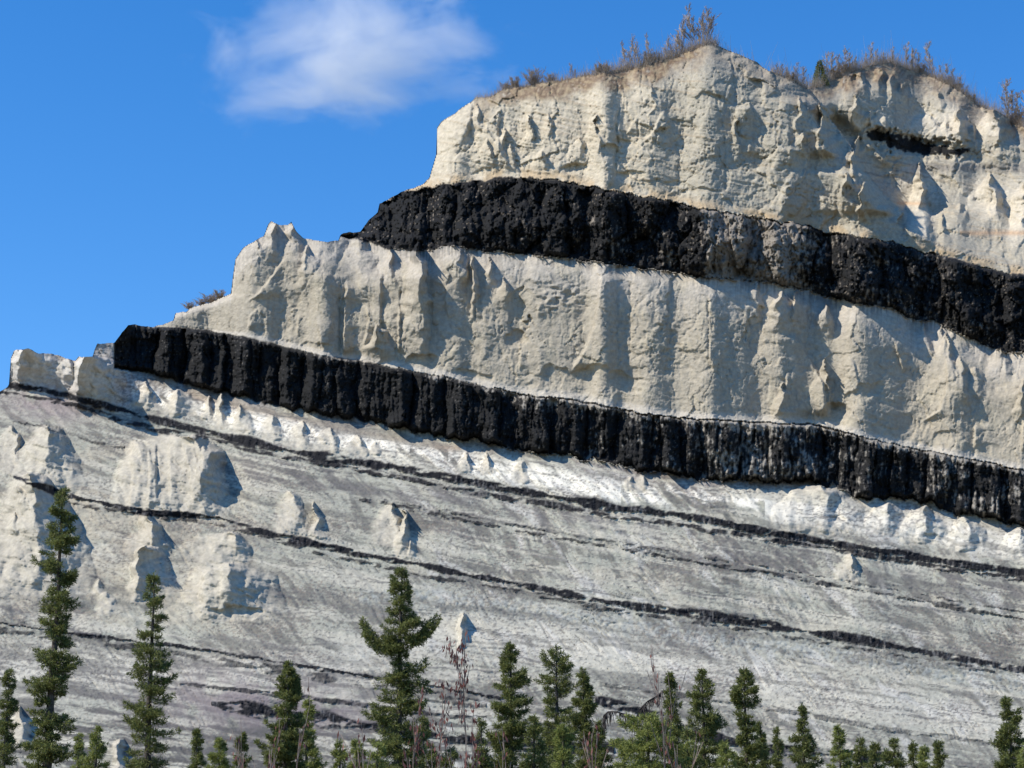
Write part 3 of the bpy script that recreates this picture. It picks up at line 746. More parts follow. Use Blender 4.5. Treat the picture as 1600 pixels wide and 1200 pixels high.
# ------------------------------------------------------------------ vegetation
def leaf_mat(name, c1, c2, rough=.7, trans=0.0):
    m = bpy.data.materials.new(name); m.use_nodes = True
    n, l = m.node_tree.nodes, m.node_tree.links
    b = n['Principled BSDF']; b.inputs['Roughness'].default_value = rough; b.inputs['Specular IOR Level'].default_value = .25
    g = n.new('ShaderNodeNewGeometry'); cr = n.new('ShaderNodeValToRGB')
    cr.color_ramp.elements[0].color = (*c1, 1); cr.color_ramp.elements[1].color = (*c2, 1)
    l.new(g.outputs['Random Per Island'], cr.inputs[0]); l.new(cr.outputs[0], b.inputs['Base Color'])
    if trans:
        tr = n.new('ShaderNodeBsdfTranslucent'); mx = n.new('ShaderNodeMixShader'); mx.inputs[0].default_value = trans
        l.new(cr.outputs[0], tr.inputs[0]); l.new(b.outputs[0], mx.inputs[1]); l.new(tr.outputs[0], mx.inputs[2])
        l.new(mx.outputs[0], n['Material Output'].inputs['Surface'])
    return m
m_need = leaf_mat('spruce_needles', (.055, .072, .022), (.25, .265, .08), .6, .4)
m_need2 = leaf_mat('young_spruce_needles', (.12, .145, .035), (.33, .35, .10), .6, .4)
m_bark = simple_mat('spruce_bark', (.035, .028, .022), (.10, .085, .07), 9)
m_grey = simple_mat('dead_twigs', (.14, .12, .10), (.26, .23, .20), 6)
m_pale = simple_mat('pale_bark', (.34, .30, .25), (.48, .44, .38), 6)
m_twig = simple_mat('brown_twigs', (.28, .22, .165), (.46, .37, .28), 4)
m_stem = simple_mat('sapling_bark', (.15, .11, .09), (.30, .24, .20), 4)
m_red = leaf_mat('red_dry_leaves', (.13, .045, .035), (.26, .12, .10), .7, .3)
m_dark = simple_mat('dark_wood', (.02, .017, .016), (.06, .05, .045), 5)

class Geo:
    def __init__(s): s.v, s.f, s.n = [], [], 0
    def add(s, V, Fc):
        s.v.append(np.asarray(V, float)); s.f.append(np.asarray(Fc) + s.n); s.n += len(V)
    def build(s, name, mat, parent, smooth=False):
        return mesh_from(name, np.concatenate(s.v), np.concatenate(s.f), None, mat, parent, smooth)
def tubes(g, A, B, ra, rb):
    """tapered three-sided sticks from A to B"""
    A, B = np.asarray(A, float), np.asarray(B, float)
    n = len(A)
    if n == 0: return
    d = B - A; d /= np.linalg.norm(d, axis=1, keepdims=True) + 1e-9
    h = np.where(np.abs(d[:, 2:3]) > .9, np.array([[1., 0, 0]]), np.array([[0, 0, 1.]]))
    u = np.cross(d, h); u /= np.linalg.norm(u, axis=1, keepdims=True); w = np.cross(d, u)
    V = np.zeros((n, 6, 3))
    for k in range(3):
        a = 2 * np.pi * k / 3
        o = u * math.cos(a) + w * math.sin(a)
        V[:, k] = A + o * np.reshape(ra, (-1, 1)); V[:, 3 + k] = B + o * np.reshape(rb, (-1, 1))
    base = np.arange(n)[:, None] * 6
    Fc = np.concatenate([base + np.array([[k, (k + 1) % 3, 3 + (k + 1) % 3, 3 + k]]) for k in range(3)])
    g.add(V.reshape(-1, 3), Fc)
def blades(g, Pn, D, L, W, rs):
    """little needle clumps: narrow kite-shaped blades"""
    n = len(Pn)
    r = rs.normal(size=(n, 3)); s_ = np.cross(D, r); s_ /= np.linalg.norm(s_, axis=1, keepdims=True) + 1e-9
    L = np.reshape(L, (-1, 1)); W = np.reshape(W, (-1, 1))
    V = np.stack([Pn, Pn + D * L * .55 + s_ * W, Pn + D * L, Pn + D * L * .5 - s_ * W], 1)
    g.add(V.reshape(-1, 3), np.arange(n)[:, None] * 4 + np.arange(4)[None, :])

def spruce(x, ytop, Dt, prof, label, seed, group='spruces in front of the bluff', name='spruce_tree', dens=1.0, gap=.25, limbs=(), dead=.0, mat=None, base=None, lean=0.0):
    rs = np.random.RandomState(seed)
    pxm = Dt / F
    H = tan_el(ytop) * Dt + CAM[2]
    bx = (x - 800) * pxm * 1.0 / (cp - (600 - min(ytop + 250, 1180)) / F * sp)
    root = bpy.data.objects.new(name, None); root.location = (bx, Dt, base if base else 0); C.objects.link(root)
    tag(root, label, 'tree', group)
    H = H - (base or 0)
    zt = lambda y: H - (y - ytop) * pxm * 1.02
    pz = np.array([zt(y) for y, w in prof] + [0.0]); pw = np.array([w * pxm for y, w in prof] + [prof[-1][1] * pxm * 1.25])
    rad = lambda z: np.interp(z, pz[::-1], pw[::-1])
    tr, br, fo = Geo(), Geo(), Geo()
    zz = np.linspace(0, H, 14); wob_ = np.cumsum(rs.normal(0, .012, (14, 2)), 0) * H / 10
    wob_ += np.array([[lean, 0]]) * (zz / H)[:, None] ** 1.5
    wob_ -= wob_[-1:] * 1.0 if not lean else 0
    cx = lambda z: np.stack([np.interp(z, zz, wob_[:, 0]), np.interp(z, zz, wob_[:, 1]), z], -1)
    tp = cx(zz); r0 = .012 * H + .02
    rr = r0 * (1 - zz / H) ** .8 + .012
    # rounder trunk: eight sides
    a = np.linspace(0, 2 * np.pi, 9)[:-1]
    ring = np.stack([np.cos(a), np.sin(a), 0 * a], -1)
    V = (tp[:, None, :] + ring[None] * rr[:, None, None]).reshape(-1, 3)
    q = np.array([[i * 8 + k, i * 8 + (k + 1) % 8, (i + 1) * 8 + (k + 1) % 8, (i + 1) * 8 + k] for i in range(13) for k in range(8)])
    tr.add(V, q)
    PA, DD, SZ = [], [], []
    TA, TB, TR = [], [], []
    zlow = max(0.6, zt(1330))
    z = H - .05
    def branch(z, az, L, rise, fol=1.0, sz=1.0):
        p0 = cx(np.array(z))
        ns = 7
        t = np.linspace(0, 1, ns + 1)
        out = np.array([math.cos(az), math.sin(az), 0])
        dz = rise * L * t - .22 * L * np.sin(t * np.pi * .8) * (1 if z < H * .85 else .2) + .12 * L * t ** 3
        pts = p0 + out * (L * t)[:, None]; pts[:, 2] += dz
        pts[:, :2] += rs.normal(0, .03 * L, 2) * (t ** 2)[:, None]
        for i in range(ns):
            TA.append(pts[i]); TB.append(pts[i + 1]); TR.append(.006 + .012 * L * (1 - t[i]) * .8)
        n = int(1.5 * fol * dens * (5 + 30 * L) * sz)
        if n < 2: return
        u = rs.uniform(.03, 1, n) ** .8
        side = np.array([-out[1], out[0], 0])
        wd = .34 * L * (1.05 - u) + .07
        off = rs.uniform(-1, 1, n) * wd
        P_ = np.stack([np.interp(u, t, pts[:, k]) for k in range(3)], -1) + side * off[:, None] + out * (np.abs(off) * .5)[:, None]
        P_[:, 2] -= np.abs(off) * .25 + rs.uniform(-.05, .05, n)
        k = 5
        P_ = np.repeat(P_, k, 0)
        dr = rs.normal(size=(n * k, 3)) * .75 + out * .55 + side * (np.sign(np.repeat(off, k)) * .35)[:, None] + np.array([0, 0, .35])
        dr /= np.linalg.norm(dr, axis=1, keepdims=True)
        PA.append(P_); DD.append(dr); SZ.append(np.full(n * k, 1.0))
        for i in rs.choice(n, min(n, 4), False):
            j = i * k; q_ = np.interp(u[i] * .85, t, t)
            b0 = np.array([np.interp(q_, t, pts[:, c]) for c in range(3)])
            TA.append(b0); TB.append(P_[j]); TR.append(.006)
    ph = rs.uniform(0, 6.28, 6)
    while z > zlow:
        R = rad(z)
        nb = max(3, int(3 + 3.2 * min(R, 1.6)))
        for k in range(nb):
            az = rs.uniform(0, 2 * np.pi)
            vig = .7 + .6 * math.sin(z * 2.1 + ph[0] + 1.3 * math.sin(az + ph[1])) * math.sin(z * 5.3 + 2 * math.cos(az + ph[2])) + rs.uniform(-.3, .3)
            if vig < gap: 
                if rs.rand() < dead: branch(z, az, R * rs.uniform(.5, 1.0), -.1, 0)
                continue
            L = R * np.clip(.25 + .75 * vig * rs.uniform(.7, 1.2), .2, 1.3)
            f = z / H
            branch(z + rs.uniform(-.08, .08), az, L, .25 if f > .9 else (.05 if f > .6 else -.08), np.clip(vig + .2, .3, 1.2))
        z -= .10 + .05 * min(R, 1.5)
    for dx, y0, y1, f_ in limbs:
        L = abs(dx) * pxm; az = (0 if dx > 0 else math.pi) + rs.uniform(-.25, .25)
        rise = (y0 - y1) * pxm / L
        for q_ in range(2):
            branch(zt(y0) + q_ * .15, az + rs.uniform(-.12, .12), L * (1 - .1 * q_), rise, f_ * 2.2)
    # leader
    n = 50
    zz2 = rs.uniform(H - .5, H + .05, n); P_ = cx(zz2); dr = rs.normal(size=(n, 3)); dr[:, 2] = np.abs(dr[:, 2]) + .8; dr /= np.linalg.norm(dr, axis=1, keepdims=True)
    PA.append(P_); DD.append(dr); SZ.append(np.ones(n))
    PA, DD = np.concatenate(PA), np.concatenate(DD)
    sc = Dt / 70.0
    blades(fo, PA, DD, rs.uniform(.08, .175, len(PA)) * sc ** .5, rs.uniform(.008, .016, len(PA)) * sc ** .5, rs)
    tubes(br, TA, TB, np.array(TR), np.array(TR) * .6)
    tr.build('trunk', m_bark, root, True)
    br.build('branches', m_bark if dead < .3 else m_grey, root)
    fo.build('crown', mat or m_need, root)
    return root

def cone(y0, y1, w, pw=.8, tw=3):
    """a narrow spruce outline as (y, half width) pairs"""
    r = np.random.RandomState(int(y0 * 7 + w))
    ys_ = np.linspace(y0, y1, 9)
    return [(y, max(tw, w * min(1, (k / 8.0 + .02) ** pw * 1.05) * r.uniform(.86, 1.1))) for k, y in enumerate(ys_)]

TREES = [
 (8,1048,84,[(1048,4),(1080,12),(1120,14),(1160,18),(1220,24)],'thin dark spruce cut by the left edge of the frame',{}),
 (85,768,60,[(768,3),(785,12),(810,18),(835,26),(860,28),(885,32),(905,30),(918,14),(935,30),(965,30),(985,20),(1010,32),(1060,34),(1085,22),(1110,34),(1160,38),(1220,42)],'tallest spruce, ragged and clumpy, near the left edge',dict(gap=.42,dens=1.25,dead=.2)),
 (230,898,64,[(898,3),(915,10),(940,16),(965,17),(978,10),(1000,26),(1030,34),(1060,34),(1090,40),(1130,40),(1160,30),(1220,42)],'second tall spruce from the left, thin open crown',dict(gap=.45,dens=.85,dead=.5)),
 (122,1150,80,cone(1150,1230,18),'small spruce just right of the foot of the tallest spruce, lower of a pair',dict(mat=m_need2)),
 (150,1139,78,cone(1139,1230,26,.6),'bushy small spruce, right one of a pair beside the tallest spruce',dict(mat=m_need2)),
 (308,1141,84,cone(1141,1230,15,.5),'slim little spruce in front of a pale rock rib at lower left',{}),
 (343,1157,76,cone(1157,1230,24,.6),'low rounded spruce at the bottom edge between two darker ones at lower left',dict(mat=m_need2)),
 (377,1148,82,cone(1148,1230,18,.5),'small spruce behind a pale bare stem at the lower left',dict(dead=.2)),
 (447,1037,70,[(1037,3),(1052,10),(1075,22),(1095,27),(1120,30),(1150,34),(1180,38),(1230,42)],'dense dark spruce with a blunt pointed top standing alone at left of centre',dict(dens=1.7,gap=.15)),
 (480,1092,74,cone(1092,1230,26,.7),'lighter ragged spruce leaning against the dense dark one',dict(mat=m_need2,gap=.35)),
 (532,1160,70,cone(1160,1240,18,.5),'little bright spruce at the bottom edge left of the forked spruce',dict(mat=m_need2)),
 (556,1160,74,cone(1160,1240,22,.5),'bushy little spruce touching the left skirt of the forked spruce',dict(mat=m_need2)),
 (625,889,60,[(889,7),(905,14),(930,21),(955,27),(980,34),(1000,26),(1018,17),(1035,14),(1050,20),(1070,16),(1085,34),(1110,46),(1150,50),(1230,56)],'crooked spruce with two big side limbs and bare trunk showing below them',
   dict(dens=1.35,gap=.3,dead=.8,limbs=((-64,1012,968,1),(-56,1018,990,1),(60,1005,962,1.2),(52,1002,980,1),(50,1030,1078,.5),(46,1040,1034,.5),(-40,1050,1065,.2),(34,1062,1075,.3)))),
 (660,1118,66,cone(1118,1240,36,.6),'dark bushy spruce at the right foot of the crooked spruce',dict(gap=.35,dead=.3)),
 (797,1007,68,[(1007,4),(1022,10),(1050,20),(1075,24),(1090,32),(1110,27),(1150,34),(1230,42)],'full pointed spruce right of the red leaved sapling',dict(dens=1.4,gap=.22)),
 (870,1009,72,[(1009,5),(1030,10),(1045,22),(1070,26),(1085,18),(1110,26),(1150,34),(1230,40)],'open spruce with a split top at bottom centre',dict(gap=.45,dead=.6,limbs=((-24,1050,1022,.8),))),
 (912,1048,74,cone(1048,1240,28,.55),'broad dense spruce right of the split topped one',dict(dens=1.5,gap=.2)),
 (880,1135,60,cone(1135,1250,34,.6),'low bright spruce in front of the split topped one',dict(mat=m_need2,dens=1.2)),
 (935,1128,64,cone(1128,1250,30,.6),'low dark spruce at the foot of the broad dense spruce',dict(dens=1.2)),
 (1012,1118,54,[(1118,14),(1132,34),(1155,48),(1180,56),(1240,66)],'wide yellow green spruce top spreading under the drooping dead bough',dict(mat=m_need2,dens=1.5,gap=.1)),
 (1050,1055,70,cone(1055,1240,22,.5),'short topped spruce just right of a thin bare stem',dict(dens=1.2)),
 (1100,1050,66,[(1050,2),(1064,8),(1085,16),(1100,22),(1125,28),(1160,34),(1240,42)],'conical spruce with a spiky leader right of centre',dict(dens=1.4,gap=.22)),
 (1167,1048,70,[(1048,4),(1062,12),(1080,18),(1105,20),(1120,14),(1145,18),(1170,24),(1240,28)],'column shaped spruce standing clear of its neighbours right of centre',dict(dens=1.4,gap=.22)),
 (1190,1133,76,cone(1133,1240,15,.5),'small spruce at the right foot of the column shaped spruce',{}),
 (1216,1140,80,cone(1140,1240,11,.5),'thinnest little spruce among the small ones at lower right',{}),
 (1256,1104,74,[(1104,2),(1120,5),(1140,8),(1150,16),(1175,24),(1240,32)],'spruce with a long narrow spire above a wide skirt at lower right',dict(dens=1.3)),
 (1312,1136,80,[(1136,3),(1155,9),(1180,14),(1240,20)],'slender pale spruce right of the long spired one',dict(mat=m_need2)),
 (1345,1158,76,cone(1158,1240,16,.5),'leftmost bush-like spruce of the low thicket at lower right',{}),
 (1368,1163,74,cone(1163,1240,18,.5),'low spruce in the left half of the thicket at lower right',{}),
 (1398,1155,78,cone(1155,1240,22,.45),'rounded dark spruce in the middle of the low thicket',{}),
 (1427,1161,76,cone(1161,1240,13,.6),'pointed little spruce in the right half of the low thicket',{}),
 (1444,1170,74,cone(1170,1240,15,.5),'bright low spruce near the right end of the thicket',dict(mat=m_need2)),
 (1468,1160,78,cone(1160,1240,12,.5),'spruce ending the low thicket on its right',{}),
 (590,1165,58,cone(1165,1250,26,.5),'yellowish low spruce under the left limb of the crooked spruce',dict(mat=m_need2)),
 (705,1172,60,cone(1172,1250,26,.5),'low spruce directly under the tallest red leaved sapling',{}),
 (752,1128,66,cone(1128,1250,30,.6),'ragged low spruce between the red leaved saplings and the full pointed spruce',dict(gap=.4)),
 (835,1120,62,cone(1120,1250,32,.6),'ragged low spruce between the full pointed spruce and the split topped one',dict(gap=.35)),
 (975,1160,58,cone(1160,1250,28,.5),'low spruce left of the wide yellow green one',dict(mat=m_need2)),
 (1075,1140,60,cone(1140,1250,30,.6),'low bushy spruce between the short topped and the conical spruce',dict(gap=.3)),
 (1135,1165,62,cone(1165,1250,24,.5),'low spruce at the left foot of the column shaped spruce',dict(mat=m_need2)),
 (1580,1093,66,[(1093,8),(1110,16),(1135,20),(1170,24),(1240,30)],'dark flat topped spruce near the right edge',dict(dens=1.4)),
 (1604,1165,60,cone(1165,1240,22,.5),'bright spruce tip cut by the bottom right corner',dict(mat=m_need2)),
]
for k, (x, yt, Dt, prof, lab, kw) in enumerate(TREES):
    spruce(x, yt, Dt, prof, lab, 100 + k, **kw)

# bare and leafing saplings in front
def bare_tree(rs, H, spread, nb, lev=3, stems=1, r0=.03, up=.6, jit=.35, start=.25):
    """returns (stem segments, twig segments) as lists of A, B, r"""
    SA, TW = [], []
    def grow(p, d, L, r, l):
        n = 5 if l == 0 else 3
        pts = [p]
        for i in range(n):
            d = d + rs.normal(0, jit * .25, 3); d[2] += .04 * up
            d = d / np.linalg.norm(d)
            q_ = pts[-1] + d * L / n
            (SA if l == 0 else TW).append((pts[-1], q_, r * (1 - i / n * .6)))
            pts.append(q_)
            if l < lev:
                c = nb if l == 0 else max(1, nb // 2)
                for _ in range(c):
                    if l == 0 and (i + 1) / n < start: continue
                    dd = d * .75 * up + rs.normal(0, 1, 3) * np.array([spread, spread, .25]); dd /= np.linalg.norm(dd)
                    t = rs.rand()
                    grow(pts[-2] * (1 - t) + q_ * t, dd, L * (.34 if l == 0 else .5) * rs.uniform(.6, 1.2) * (1.15 - .6 * i / n), max(r * .45, .006), l + 1)
    for s_ in range(stems):
        d = np.array([rs.normal(0, .55), rs.normal(0, .5), 1.0]) if stems > 1 else np.array([rs.normal(0, .04), rs.normal(0, .04), 1.0])
        grow(np.array([0, 0, -.05 if H <= 1 else -.3]), d / np.linalg.norm(d), H * rs.uniform(.75, 1) if stems > 1 else H, r0, 0)
    return SA, TW
def seg_geo(segs):
    g = Geo()
    A = np.array([s_[0] for s_ in segs]); B = np.array([s_[1] for s_ in segs]); r = np.array([s_[2] for s_ in segs])
    tubes(g, A, B, r, r * .75)
    return g

# ridge: bare aspens and shrubs, shared shapes
jtop = np.array([Yd[j0[i], i] for i in range(NX)])
ridgeY = lambda x: float(np.interp(x, xs, jtop))
protos = []
for k in range(6):
    rs = np.random.RandomState(500 + k)
    sa, tw = bare_tree(rs, .98, .42, 4, 3, 1, .010, 1.35, .22, .22)
    g1, g2 = seg_geo(sa), seg_geo([(a, b, max(r * .6, .0036)) for a, b, r in tw])
    protos.append((g1, g2))
shr = []
for k in range(3):
    rs = np.random.RandomState(600 + k)
    sa, tw = bare_tree(rs, .9, .5, 4, 2, 12, .007, 1.1, .4, .1)
    shr.append((seg_geo(sa), seg_geo([(a, b, max(r, .005)) for a, b, r in tw])))
def mk(name, g, mat):
    o = g.build(name, mat, None); me = o.data; bpy.data.objects.remove(o); return me
asp_me = [(mk('trunk', a, m_pale), mk('twigs', b, m_twig)) for a, b in protos]
shr_me = [(mk('stems', a, m_twig), mk('twigs', b, m_twig)) for a, b in shr]
def place(name, px, ybase, ytop, meshes, label, group, cat, k, wf=1.0):
    Yb = ridgeY(px) + 1.2
    z0 = point(px, ybase, Yb)
    h = (tan_el(ytop) - tan_el(ybase)) * Yb
    root = bpy.data.objects.new(name, None); C.objects.link(root); root.location = [float(v) for v in z0]
    root.rotation_euler = (0, 0, k * 2.1); root.scale = (h * wf, h * wf, h)
    tag(root, label, cat, group)
    for nm, me in zip(('trunk', 'twigs') if name == 'bare_aspen' else ('stems', 'twigs'), meshes):
        o = bpy.data.objects.new(nm, me); C.objects.link(o); o.parent = root
    return root
ORD = ['first', 'second', 'third', 'fourth', 'fifth', 'sixth', 'seventh', 'eighth', 'ninth', 'tenth', 'eleventh', 'twelfth', 'thirteenth']
CL = [
 ('on the ridge left of the summit', [(892,104),(898,110),(977,72),(984,64),(992,78),(999,70),(1008,84),(1014,60)]),
 ('on the slope just below the summit', [(1030,86),(1040,64),(1047,70),(1056,56),(1061,36),(1066,50)]),
 ('crowding the summit', [(1081,18),(1086,34),(1093,26),(1099,38),(1105,14),(1111,30)]),
 ('in the gap between the two hilltops', [(1214,104),(1222,102),(1230,110),(1246,104),(1256,108)]),
 ('beside the lone ridge spruce', [(1293,88),(1301,86),(1310,92),(1319,82),(1328,86),(1338,90)]),
 ('on top of the right hill', [(1352,88),(1362,72),(1370,82),(1379,86),(1395,78)]),
 ('in the tall clump right of the right hilltop', [(1417,72),(1423,80),(1430,84),(1437,86),(1452,72),(1458,92)]),
 ('straggling down the right shoulder of the right hill', [(1470,106),(1481,104),(1490,112),(1502,120),(1512,138),(1524,148)]),
 ('at the far right edge of the ridge', [(1576,130),(1583,146),(1592,150),(1601,140)]),
]
for where, lst in CL:
    for i, (x, yt) in enumerate(lst):
        place('bare_aspen', x, float(S0(x)) + 2, yt - 3, asp_me[(i + x) % 6], f'{ORD[i]} bare aspen from the left {where}', 'bare aspens along the ridge', 'tree', i + x, .8 + .12 * (x % 3))
for i, (x, yt, wf, lab) in enumerate([
 (836,103,1.1,'round leafless shrub, the biggest one on the left end of the ridge'), (806,116,1.2,'low leafless shrub left of the round one'), (790,124,1.2,'leftmost tiny leafless shrub at the cliff edge'),
 (862,112,1.2,'leafless shrub just right of the round one'),(936,96,1.0,'small dark leafless shrub on the ridge left of the aspens'),(945,92,1,'pale leafless shrub touching the left side of the aspens'),
 (1020,78,1.2,'wide leafless shrub between the left aspens and the summit'),(1237,110,1.4,'wide leafless shrub in the gap between the hilltops'),
 (1305,98,1.4,'leafless shrub right of the lone ridge spruce'),(1325,95,1.4,'leafless shrub left of the right hilltop'),(1440,98,1.4,'leafless shrub under the tall clump on the right hill'),
 (1480,118,1.4,'leafless shrub at the middle of the right shoulder'),(1497,128,1.4,'leafless shrub low on the right shoulder'),(1520,146,1.3,'lowest leafless shrub on the right shoulder'),(1590,165,1.4,'leafless shrub at the far right edge of the ridge'),
 (298,470,1.7,'small grey shrub behind the lower left step of the cliff'),(345,450,1.7,'small grey shrub tucked against the left tower'),(330,455,1.8,'small grey shrub halfway up the lower left step'),(318,464,1.8,'low grey shrub beside the pale ledge on the lower left step')]):
    place('leafless_shrub', x, float(S0(x)) + 3, yt, shr_me[i % 3], lab, 'leafless shrubs along the ridge', 'shrub', i, wf)
# lone spruce on the ridge
spruce_base = point(1282, 140, ridgeY(1282) + 3)
def far_spruce():
    rs = np.random.RandomState(5)
    root = bpy.data.objects.new('ridge_spruce', None); C.objects.link(root); root.location = [float(v) for v in spruce_base]
    tag(root, 'small dark spruce alone in the notch between the two hilltops', 'tree')
    h = 53 * ridgeY(1282) / F
    g = Geo(); tubes(g, [[0, 0, -.5]], [[0, 0, h]], .14, .03); g.build('trunk', m_bark, root)
    n = 2600
    z = h * (1 - rs.rand(n) ** .7 * .95); R = (h - z) * .26 * rs.uniform(.2, 1.15, n) + .1; a = rs.rand(n) * 6.28
    Pn = np.stack([R * np.cos(a), R * np.sin(a), z], -1); D = np.stack([np.cos(a), np.sin(a), rs.normal(-.1, .5, n)], -1)
    D /= np.linalg.norm(D, axis=1, keepdims=True)
    g = Geo(); blades(g, Pn, D, rs.uniform(.3, .7, n), rs.uniform(.05, .12, n), rs); g.build('crown', m_need, root)
far_spruce()
# brush that covers the ridge line: nobody could count it
rs = np.random.RandomState(77)
A, B = [], []
for _ in range(19000):
    x = rs.uniform(742, 1615)
    if 1122 < x < 1205 and rs.rand() < .93: continue
    if rs.rand() > np.interp(x, [742, 800, 940, 1000, 1110, 1200, 1290, 1500, 1560, 1600], [.3, .5, .7, 1, 1, .6, 1, 1, .4, .8]): continue
    Yb = ridgeY(x) + rs.uniform(-.3, 2.5)
    p = point(x, float(S0(x)) + 2.5, Yb)
    h = rs.gamma(2.2, .66) * np.interp(x, [742, 900, 1000, 1110, 1290, 1600], [.6, .6, 1.1, 1.0, 1.2, 1.2])
    A.append(p); B.append(p + np.array([rs.normal(0, .25) * h, rs.normal(0, .25) * h, h]))
g = Geo(); tubes(g, A, B, np.full(len(A), .028), np.full(len(A), .012))
tag(g.build('brush', m_twig, None), 'low brown leafless brush and dry grass fringing the ridge line', 'brush', kind='stuff')

def sapling(x, ytop, Dt, label, seed, leaves=0, name='bare_sapling', mat=None, lev=2, nb=2, lean=0, group='bare and red leaved saplings among the spruces'):
    rs = np.random.RandomState(seed)
    H = tan_el(ytop) * Dt + CAM[2]
    root = bpy.data.objects.new(name, None); C.objects.link(root)
    root.location = ((x - 800) * Dt / F / (cp + 560 / F * sp), Dt, 0); tag(root, label, 'sapling', group)
    sa, tw = bare_tree(rs, H, .32, nb, lev, 1, .030, 2.2, .12, .35)
    root.location.x -= sa[4][1][0]
    seg_geo([(a, b, max(r, .013)) for a, b, r in sa]).build('stem', mat or m_stem, root)
    seg_geo([(a, b, max(r * .6, .009)) for a, b, r in tw]).build('twigs', mat or m_stem, root)
    if leaves:
        zmin = 2.0
        pts = np.array([s_[1] for s_ in tw if s_[1][2] > zmin])
        P_ = pts[rs.randint(0, len(pts), leaves)] + rs.normal(0, .05, (leaves, 3))
        D = rs.normal(0, .25, (leaves, 3)); D[:, 2] = -1; D /= np.linalg.norm(D, axis=1, keepdims=True)
        g = Geo(); blades(g, P_, D, rs.uniform(.10, .22, leaves), rs.uniform(.018, .035, leaves), rs)
        g.build('leaves', m_red, root)
for a in [
 (722,1036,50,'tallest red leaved sapling, standing free at bottom centre',1,240,'red_leaved_sapling'),
 (688,1130,48,'shorter red leaved sapling just left of the tallest one',2,150,'red_leaved_sapling'),
 (741,1150,48,'low red leaved sapling at the right foot of the tallest one',3,160,'red_leaved_sapling'),
 (645,1160,46,'red leaved sapling in front of the crooked spruce skirt',4,150,'red_leaved_sapling'),
 (470,1120,52,'pale bare sapling leaning in front of the dense dark spruce',5,60,'bare_sapling'),
 (425,1165,50,'little red tipped sapling left of the dense dark spruce',7,90,'red_leaved_sapling'),
 (378,1155,50,'white forked sapling at the bottom edge at lower left',8,60,'bare_sapling'),
 (568,1150,50,'small red tipped sapling left of the crooked spruce',9,90,'red_leaved_sapling'),
 (1035,1060,52,'tall thin bare sapling in front of the wide yellow green spruce',10,60,'bare_sapling'),
 (1052,1150,50,'short bare sapling in front of the conical spruce',11,90,'bare_sapling'),
 (925,1145,50,'thin bare sapling in front of the low dark spruce',13,60,'bare_sapling'),
 (790,1170,48,'thin bare sapling at the foot of the full pointed spruce',14,60,'bare_sapling')]:
    sapling(*a)
# drooping dead bough
def dead_tree():
    rs = np.random.RandomState(3)
    Dt = 56.0; pxm = Dt / F
    root = bpy.data.objects.new('dead_tree', None); C.objects.link(root)
    zt = lambda y: tan_el(y) * Dt + CAM[2]; xt = lambda x: (x - 1000) * pxm
    root.location = ((1000 - 800) * pxm / (cp + 520 / F * sp), Dt, 0)
    tag(root, 'dark dead conifer with two boughs arching over and hung with lichen', 'tree')
    g = Geo(); tubes(g, [[0, 0, 0], [0, 0, zt(1220)], [0, 0, zt(1160)]], [[0, 0, zt(1220)], [0, 0, zt(1160)], [xt(992), 0, zt(1128)]], [.09, .07, .05], [.07, .05, .03]); g.build('trunk', m_dark, root)
    for pts in ([(992,1128),(1000,1108),(1012,1096),(1026,1088),(1036,1080)], [(992,1128),(980,1118),(966,1113),(952,1112),(944,1118),(946,1130)]):
        P_ = [np.array([xt(x), rs.normal(0, .05), zt(y)]) for x, y in pts]
        A = P_[:-1]; B = P_[1:]; r = [.03] * len(A); A = list(A); B = list(B)
        for i in range(90):
            k = rs.randint(len(P_) - 1); t = rs.rand(); p = P_[k] * (1 - t) + P_[k + 1] * t
            A.append(p); B.append(p + np.array([rs.normal(0, .05), rs.normal(0, .05), -rs.uniform(.05, .38)])); r.append(.012)
        g = Geo(); tubes(g, A, B, np.array(r), np.array(r) * .6); g.build('bough', m_dark, root)
dead_tree()

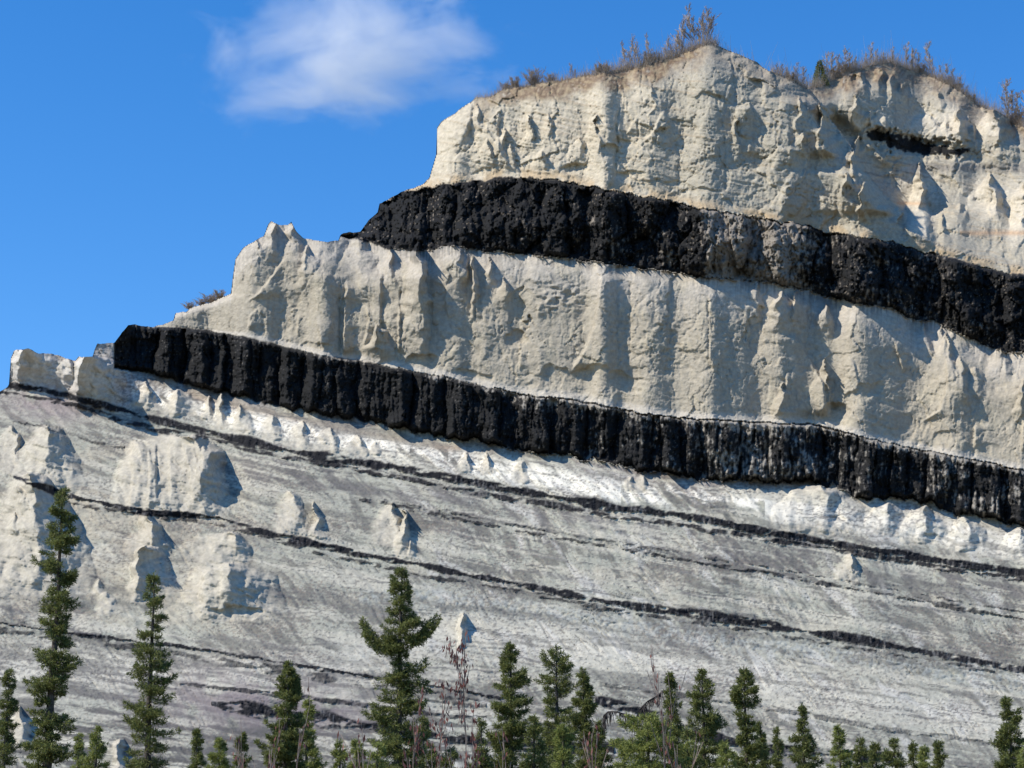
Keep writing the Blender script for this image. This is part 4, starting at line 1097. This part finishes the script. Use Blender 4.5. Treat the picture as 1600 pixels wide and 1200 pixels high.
# ------------------------------------------------------------------ cloud: a thin real volume far behind the hill
def cloud():
    Dc = 4000.0
    c = point(540., 84., Dc)
    me = bpy.data.meshes.new('cloud'); bm_ = __import__('bmesh').new()
    __import__('bmesh').ops.create_icosphere(bm_, subdivisions=4, radius=1.0); bm_.to_mesh(me); bm_.free()
    o = bpy.data.objects.new('cloud', me); C.objects.link(o)
    o.location = [float(v) for v in c]; o.scale = (480, 190, 270)
    m = bpy.data.materials.new('cloud_vapour'); m.use_nodes = True
    n, l = m.node_tree.nodes, m.node_tree.links; n.clear()
    out = n.new('ShaderNodeOutputMaterial'); v = n.new('ShaderNodeVolumePrincipled')
    v.inputs['Color'].default_value = (1, 1, 1, 1); v.inputs['Anisotropy'].default_value = 0.0
    tc = n.new('ShaderNodeTexCoord')
    ln = n.new('ShaderNodeVectorMath'); ln.operation = 'LENGTH'; l.new(tc.outputs['Object'], ln.inputs[0])
    mp = n.new('ShaderNodeMapping'); mp.inputs['Scale'].default_value = (2.3, 1.2, 2.3); mp.inputs['Rotation'].default_value = (0, .5, 0); mp.inputs['Location'].default_value = (CLX, 0, 3.1)
    l.new(tc.outputs['Object'], mp.inputs[0])
    nz = n.new('ShaderNodeTexNoise'); nz.inputs['Scale'].default_value = 1.0; nz.inputs['Detail'].default_value = 6; nz.inputs['Roughness'].default_value = .66; nz.inputs['Distortion'].default_value = .45
    l.new(mp.outputs[0], nz.inputs['Vector'])
    fall = n.new('ShaderNodeMapRange'); fall.inputs[1].default_value = .2; fall.inputs[2].default_value = 1.0; fall.inputs[3].default_value = .22; fall.inputs[4].default_value = -.25
    l.new(ln.outputs['Value'], fall.inputs[0])
    ad = n.new('ShaderNodeMath'); ad.operation = 'ADD'; l.new(nz.outputs[0], ad.inputs[0]); l.new(fall.outputs[0], ad.inputs[1])
    mr = n.new('ShaderNodeMapRange'); mr.inputs[1].default_value = .48; mr.inputs[2].default_value = .80; mr.inputs[3].default_value = 0; mr.inputs[4].default_value = .0075
    l.new(ad.outputs[0], mr.inputs[0]); l.new(mr.outputs[0], v.inputs['Density']); l.new(v.outputs[0], out.inputs['Volume'])
    me.materials.append(m)
    tag(o, 'thin wispy white cloud in the blue sky left of the summit', 'cloud', kind='stuff')
CLX = 2.3
cloud()
